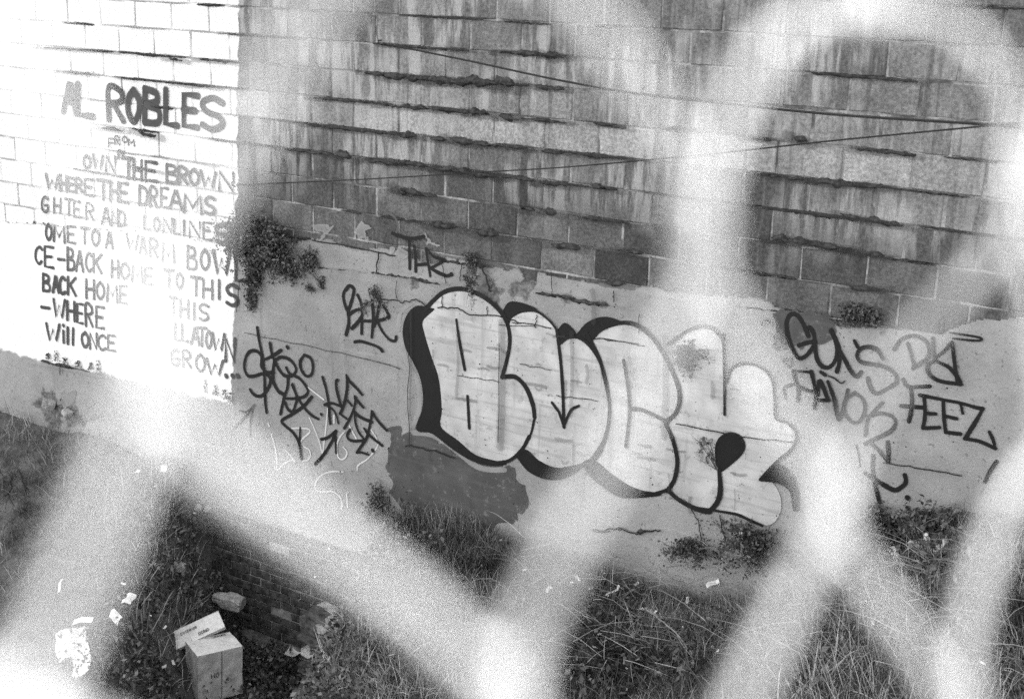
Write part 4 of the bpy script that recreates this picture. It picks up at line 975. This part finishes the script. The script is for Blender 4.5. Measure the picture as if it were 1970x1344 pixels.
def scrap(name, label, cat, px, py, size, seed, group=None, mat='paper', fold=.35, thick=.0015, asp=.6, lift=.06, rot=None):
    r = np.random.default_rng(seed); c = hit_ground(px, py); N_ = 5; V = []
    a0 = r.uniform(0, 3.14) if rot is None else rot; H = []
    ph = r.uniform(0, 6)
    for s_ in (0, 1):
        for i in range(N_):
            for j in range(N_):
                u, w = (i / (N_ - 1) - .5) * size, (j / (N_ - 1) - .5) * size * asp
                z = fold * size * (.35 * math.sin(u / size * 5 + ph) + .3 * math.cos(w / size * 6 + ph * 2)) + (0 if s_ else thick)
                if s_ == 0: H.append(z)
                V.append((u * math.cos(a0) - w * math.sin(a0), (u * math.sin(a0) + w * math.cos(a0)) , z))
    V = np.array(V); V[:, :2] += r.normal(0, size * .02, (len(V) // 2, 2)).repeat(2, 0)[:len(V)] * 0
    tl = r.uniform(.3, .8); R_ = Matrix.Rotation(tl, 3, 'X') @ Matrix.Rotation(r.uniform(-.4, .4), 3, 'Y')
    V = np.array([tuple(R_ @ Vector(q)) for q in V])
    Fc = [(i * N_ + j, (i + 1) * N_ + j, (i + 1) * N_ + j + 1, i * N_ + j + 1) for i in range(N_ - 1) for j in range(N_ - 1)]
    Fc += [tuple(N_ * N_ + k for k in reversed(ff)) for ff in Fc]
    for i in range(N_ - 1):
        for (p0, p1) in ((i * N_, (i + 1) * N_), ((i + 1) * N_ + N_ - 1, i * N_ + N_ - 1), (i + 1, i), ((N_ - 1) * N_ + i, (N_ - 1) * N_ + i + 1)):
            Fc.append((p1, p0, p0 + N_ * N_, p1 + N_ * N_))
    o = mesh_obj(name, V, Fc, MAT[mat]); o.location = (c[0], c[1] - .01, c[2] + lift)
    return tag(o, label, cat, group)
GL = 'scraps of litter in the weeds'
SC = [(318, 922, .07, 'small square of white paper alone on the grassy bank', .05, .7), (268, 928, .05, 'tiny pale crumpled scrap left of the white square paper', .4, .8), (140, 1258, .26, 'large bright crumpled white sheet at the lower left', .5, .8),
      (120, 1150, .12, 'thin torn white strip on the left bank, upper one', .3, .3), (160, 1215, .18, 'long torn white strip on the left bank above the large sheet', .2, .25), (250, 1173, .09, 'crumpled pale ball of paper at the pit edge', .6, .9),
      (225, 1208, .11, 'flattened pale wrapper at the pit edge below the crumpled ball', .5, .6), (160, 1295, .24, 'white sheet half under the large crumpled sheet', .3, .6), (1225, 1145, .035, 'small white fleck in the dark grass', .3, .5),
      (1180, 1160, .11, 'folded pale wrapper in the middle of the dry grass', .5, .4), (1112, 1135, .045, 'tiny white curl left of the dry grass hollow', .6, .4), (1245, 1196, .15, 'long crumpled white strip in the dry grass', .4, .25),
      (1322, 1178, .06, 'short white stub right of the long crumpled strip', .2, .35), (1465, 1170, .09, 'crumpled white tissue at the right of the dry grass', .7, .8), (1372, 1145, .09, 'faded grey wrapper above the short white stub', .4, .4),
      (1505, 1127, .08, 'short white wrapper near the bright fence wire', .3, .3), (1720, 1093, .11, 'white carton scrap under the far right shrubs', .3, .35), (1757, 1073, .08, 'round pale plastic scrap under the far right shrubs', .4, .9),
      (1805, 1078, .09, 'pale flat scrap rightmost under the shrubs', .2, .35), (570, 1262, .20, 'torn pale sheet of card sticking up beside the brick stub', .5, .6), (1055, 1155, .05, 'pale fleck on the left side of the dry grass', .4, .8),
      (1437, 1095, .04, 'small round white fleck below the white bottle', .4, .9)]
for k, (a, b, s_, lab, fo, asp) in enumerate(SC):
    scrap('litter_scrap', lab, 'litter', a, b, s_, 40 + k, GL, 'paper', fo, .002, asp, .09 if a > 900 else .10)

rs = np.random.default_rng(321); V = []; Fc = []
for _ in range(130):
    px, py = (rs.uniform(80, 760), rs.uniform(1000, 1330)) if rs.random() < .45 else (rs.uniform(1000, 1930), rs.uniform(1100, 1320))
    c = hit_ground(px, py); c[2] += rs.uniform(.04, .13); sz = rs.uniform(.006, .022); b = len(V)
    d1 = rs.normal(0, 1, 3); d1 /= np.linalg.norm(d1); d2 = np.cross(d1, rs.normal(0, 1, 3)); d2 /= np.linalg.norm(d2); up_ = np.cross(d1, d2) * .001
    for o_ in (0, 1):
        for (a, e) in ((-1, -.6), (1, -.5), (.8, .6), (-.7, .5)): V.append(tuple(c + d1 * sz * a + d2 * sz * e * .8 + up_ * o_))
    Fc += [(b, b + 1, b + 2, b + 3), (b + 7, b + 6, b + 5, b + 4), (b, b + 4, b + 5, b + 1), (b + 1, b + 5, b + 6, b + 2), (b + 2, b + 6, b + 7, b + 3), (b + 3, b + 7, b + 4, b)]
tag(mesh_obj('paper_specks', V, Fc, MAT['paper']), kind='stuff')
def lathe(name, prof, mat, parent=None, seg=14):
    V = [(r_ * math.cos(2 * math.pi * k / seg), r_ * math.sin(2 * math.pi * k / seg), z) for r_, z in prof for k in range(seg)]
    Fc = [(i * seg + k, i * seg + (k + 1) % seg, (i + 1) * seg + (k + 1) % seg, (i + 1) * seg + k) for i in range(len(prof) - 1) for k in range(seg)]
    Fc.append(tuple(reversed(range(seg)))); Fc.append(tuple(range((len(prof) - 1) * seg, len(prof) * seg)))
    return mesh_obj(name, V, Fc, mat, parent, True)
for (a, b, lab, rx, rz) in ((1427, 1053, 'white plastic bottle lying in the weeds under the bubble letters', 1.1, .3), (1782, 1070, 'slim white bottle leaning under the far right shrubs', .5, -.5)):
    c = hit_ground(a, b); t = thing('plastic_bottle', lab, 'bottle', 'plastic bottles', (c[0], c[1] - .02, c[2] + .1)); t.rotation_euler = (rx, .3, rz)
    lathe('bottle_body', [(.018, -.06), (.02, -.055), (.02, .02), (.016, .035), (.009, .045), (.009, .055)], MAT['paper'], t); lathe('cap', [(.011, .055), (.011, .068)], MAT['card'], t)
def tube(name, P, r0, r1, mat, parent=None, k=8):
    P = np.array(P, float); T = np.gradient(P, axis=0); T /= np.linalg.norm(T, axis=1)[:, None]
    up = np.array([0.3, .9, .3]); V = []
    for i in range(len(P)):
        a = np.cross(T[i], up); a /= np.linalg.norm(a); b = np.cross(T[i], a); r_ = r0 + (r1 - r0) * i / (len(P) - 1)
        for j in range(k):
            t = 2 * math.pi * j / k; V.append(P[i] + r_ * (math.cos(t) * a + math.sin(t) * b))
    F_ = [(i * k + j, i * k + (j + 1) % k, (i + 1) * k + (j + 1) % k, (i + 1) * k + j) for i in range(len(P) - 1) for j in range(k)]
    F_.append(tuple(range(k))); F_.append(tuple(range((len(P) - 1) * k, len(P) * k)))
    return mesh_obj(name, V, F_, mat, parent, True)
def on_ground_stick(a, b, c_, d_, r_, lab, lift=.08):
    A = hit_ground(a, b); B = hit_ground(c_, d_); A[2] += lift; B[2] += lift
    P = [A + (B - A) * t + np.array([0, 0, .02 * math.sin(3 * t)]) + RNG.normal(0, .004, 3) for t in np.linspace(0, 1, 9)]
    tag(tube('stick', P, r_, r_ * .7, MAT['stick']), lab, 'stick', 'dry sticks')
on_ground_stick(1650, 1127, 1825, 1103, .007, 'long straight pale stick lying below the far right shrubs')
on_ground_stick(1668, 1090, 1730, 1050, .006, 'short thick stick leaning up under the far right shrubs')
on_ground_stick(155, 1240, 195, 1212, .008, 'pale stick beside the large crumpled white sheet')
on_ground_stick(1250, 1215, 1320, 1290, .005, 'long pale straw-like stick in the dry grass foreground', .14)
def stone(lab, px, py, r_, seed, mat='rubble', dims=(1, .8, .7), lift=0.0, c=None):
    bm = bmesh.new(); bmesh.ops.create_icosphere(bm, subdivisions=3, radius=1); rr = np.random.default_rng(seed); ph = rr.uniform(0, 50)
    for q in bm.verts:
        s_ = 1 + .45 * float(fbm(q.co.x * 1.5 + ph, q.co.y * 1.5 + q.co.z * 1.3, seed, 3)); q.co = Vector([max(-.72, min(.72, q.co[i] * s_)) * r_ * dims[i] * 1.3 for i in range(3)])
    me = bpy.data.meshes.new('rubble_stone'); bm.to_mesh(me); bm.free(); me.materials.append(MAT[mat])
    o = bpy.data.objects.new('rubble_stone', me); COL.objects.link(o); p_ = hit_ground(px, py) if c is None else c
    o.location = (p_[0], p_[1] - .03, p_[2] + lift); o.rotation_euler = (rr.uniform(0, .5), rr.uniform(0, .5), rr.uniform(0, 3))
    return tag(o, lab, 'stone', 'loose rubble')
o = stone('long pale block of broken plaster above the cardboard boxes', 445, 1152, .12, 61, dims=(1.15, .5, .45), c=gp(445, 1152, -1.12)); o.rotation_euler = (.1, .1, .25)
stone('pale stone under the broken plaster at the far left', 100, 785, .06, 62, lift=.05); stone('rounded pale stone right of the one under the broken plaster', 135, 800, .045, 63, lift=.04)
stone('grey stone near the top of the dark weeds', 385, 985, .035, 64, lift=.05); stone('pale lump in the middle of the pit weeds', 352, 1110, .05, 65, lift=.1); stone('flat pale stone at the tip of the pit weeds', 405, 990, .03, 66, lift=.06)

# ================================================================= cables
def cable(lab, A, B, rad, sag, nm='overhead_cable'):
    P = [np.array(A) * (1 - t) + np.array(B) * t - np.array([0, 0, sag * 4 * t * (1 - t)]) for t in np.linspace(0, 1, 28)]
    return tag(tube(nm, P, rad, rad, MAT['cable'], None, 8), lab, 'cable')
def at_y(px, py, y): return wp(px, py, y)
A = at_y(735, 84, -.02); B = at_y(1860, 236, -1.6); d = B - A
cable('black cable sagging from the top of the block wall down to the right', A, A + d * 2.2, .007, .0) if 0 else None
def cable3(lab, pts, rad, tail=1.2):
    P = np.array([at_y(*q) for q in pts]); Q = catmull(P, 8); e = Q[-1] + (Q[-1] - Q[-3]) * 12
    Q = np.vstack([Q, e]); o = tag(tube('overhead_cable', Q, rad, rad, MAT['cable'], None, 8), lab, 'cable')
    tube('anchor_hook', [Q[0] + np.array([-.03, .03, .02]), Q[0] + np.array([-.03, -.02, .02]), Q[0] + np.array([-.01, -.035, .0]), Q[0] + np.array([.01, -.02, -.01])], .005, .005, MAT['cable'], o, 8)
    return o
cable3('thicker black cable running from the wall top down to the right', [(738, 84, -.01), (900, 117, -.3), (1083, 156, -.7), (1240, 182, -1.0), (1400, 200, -1.35), (1600, 220, -1.75), (1860, 237, -2.3), (2000, 246, -2.6)], .0062)
cable3('thin black cable rising to the right across the blocks', [(455, 356, -.01), (700, 345, -.2), (930, 331, -.45), (1096, 321, -.65), (1370, 296, -1.0), (1600, 271, -1.3), (1860, 246, -1.7), (2000, 232, -1.9)], .0042)

# ================================================================= the chain-link fence right in front of the lens
fence = thing('chain_link_fence', 'bright galvanised chain-link fence close to the camera, far out of focus', 'fence')
SC_F = .136
H1 = np.array([0.20893055, -0.03855696, 0.18050028]); H2 = np.array([0.01093561, -0.30654638, 0.02366546]); H0 = np.array([-0.24498613, -0.0058728, 1.0])
def fpos(u, w):
    q = (H0 + H1 * u + H2 * w) * SC_F; return np.array(CAM) + M @ q
NODES = {(0, 0): (292, 655), (2, 0): (1348, 400), (1, -1): (975, 1345), (3, -1): (1590, 975), (3, 1): (1655, -20), (4, -2): (1842, 1400), (4, 0): (1962, 400), (1, 1): (830, -360), (2, -2): (1270, 1950), (0, -2): (700, 1900), (0, -2): (30, 1480), (-1, -1): (0, 1440), (-1, 1): (-40, -120), (5, -1): (2030, 790)}
MIDS = {((0, 0), (1, 1)): [(312, 560), (352, 450), (412, 320), (490, 190), (575, 60), (660, -80)], ((1, 1), (2, 0)): [(1000, -170), (1110, -10), (1215, 140), (1310, 280)],
        ((0, 0), (1, -1)): [(305, 760), (390, 870), (520, 965), (650, 1060), (800, 1170), (915, 1275)], ((0, 0), (-1, 1)): [(262, 540), (205, 420), (140, 280), (60, 120)],
        ((0, 0), (-1, -1)): [(272, 760), (235, 880), (185, 1010), (130, 1150), (70, 1290)], ((2, 0), (1, -1)): [(1340, 540), (1285, 660), (1190, 850), (1110, 990), (1040, 1140), (990, 1260)],
        ((2, 0), (3, -1)): [(1365, 540), (1420, 660), (1500, 800), (1560, 890)], ((2, 0), (3, 1)): [(1385, 260), (1430, 160), (1490, 80), (1570, 20)],
        ((3, 1), (4, 0)): [(1770, 20), (1880, 90), (1945, 200)], ((4, 0), (3, -1)): [(1930, 470), (1860, 540), (1785, 620), (1715, 715), (1650, 835)],
        ((3, -1), (4, -2)): [(1625, 1060), (1700, 1160), (1780, 1270)], ((3, -1), (2, -2)): [(1560, 1070), (1500, 1190), (1440, 1310), (1385, 1450), (1330, 1650)], ((1, -1), (2, -2)): [(1040, 1500), (1150, 1700)], ((1, -1), (0, -2)): [(940, 1480), (830, 1680)],
        ((4, -2), (5, -1)): [(1848, 1280), (1880, 1130), (1940, 960)]}
fn = np.cross(M @ H1, M @ H2); fn /= np.linalg.norm(fn); f0 = fpos(0, 0)
def onf(px, py):
    r = ray(px, py); t = np.dot(f0 - np.array(CAM), fn) / np.dot(r, fn)
    return np.array(CAM) + r * t
def node(u, w):
    return onf(*NODES[(u, w)]) if (u, w) in NODES else fpos(u, w)
def mids(a, b):
    if (a, b) in MIDS: return [onf(*q) for q in MIDS[(a, b)]]
    if (b, a) in MIDS: return [onf(*q) for q in MIDS[(b, a)]][::-1]
    return [(node(*a) + node(*b)) / 2]
WR = .0013
ARM_SHADE = {((3, -1), (4, 0)): .85, ((2, 0), (1, -1)): .35, ((0, 0), (1, 1)): .45, ((2, 0), (3, -1)): .1, ((3, -1), (2, -2)): .2}   # arms the sun strikes less squarely, dimness put into the wire colour
def fence_wire(i, w0, w1):
    # the wire between node columns i and i+1, hooked round its neighbours at each bend
    P = []; TL = []
    ud = (M @ H2) / np.linalg.norm(H2); hd = (M @ H1) / np.linalg.norm(H1)
    for w in range(w0, w1 + 1):
        u = i if (i + w) % 2 == 0 else i + 1
        q = node(u, w); side = 1 if u == i else -1; ov = hd * (-side)
        P += [q - ud * .004 - ov * .0002 - fn * .0017 * side, q + ov * .0014, q + ud * .004 - ov * .0002 + fn * .0017 * side]
        if w < w1:
            nu = i + 1 if u == i else i
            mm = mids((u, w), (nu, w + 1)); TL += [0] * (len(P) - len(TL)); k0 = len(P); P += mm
            tv = ARM_SHADE.get(((u, w), (nu, w + 1)), ARM_SHADE.get(((nu, w + 1), (u, w)), .12 * RNG.random()))
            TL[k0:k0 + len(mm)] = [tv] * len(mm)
            TL += [tv * .5] * 0
        TL += [0] * (len(P) - len(TL))
    Q = catmull(P, 3); o = tube('wire', Q, WR, WR, MAT['wire'], fence, 8)
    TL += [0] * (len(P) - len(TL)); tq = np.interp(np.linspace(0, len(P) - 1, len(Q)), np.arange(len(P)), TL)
    put_attr(o, 'shade_tarnish', np.repeat(tq, 8))
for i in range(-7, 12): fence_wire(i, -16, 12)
# posts and rail well outside the picture
mesh_dir = (M @ H1) / np.linalg.norm(H1)
for s_ in (-7, 13):
    q = fpos(s_, 0); tube('post', [(q[0], q[1], z) for z in np.linspace(2.1, 4.9, 4)], .025, .025, MAT['wire'], fence, 14)
qa, qb = fpos(-7, 12.6), fpos(13, 12.6); qb[2] = qa[2]; tube('top_rail', [qa + (qb - qa) * t for t in (0, .5, 1)], .018, .018, MAT['wire'], fence, 12)
print('tris', sum(len(o.data.polygons) for o in S.objects if o.type == 'MESH'), 'objs', len(S.objects))
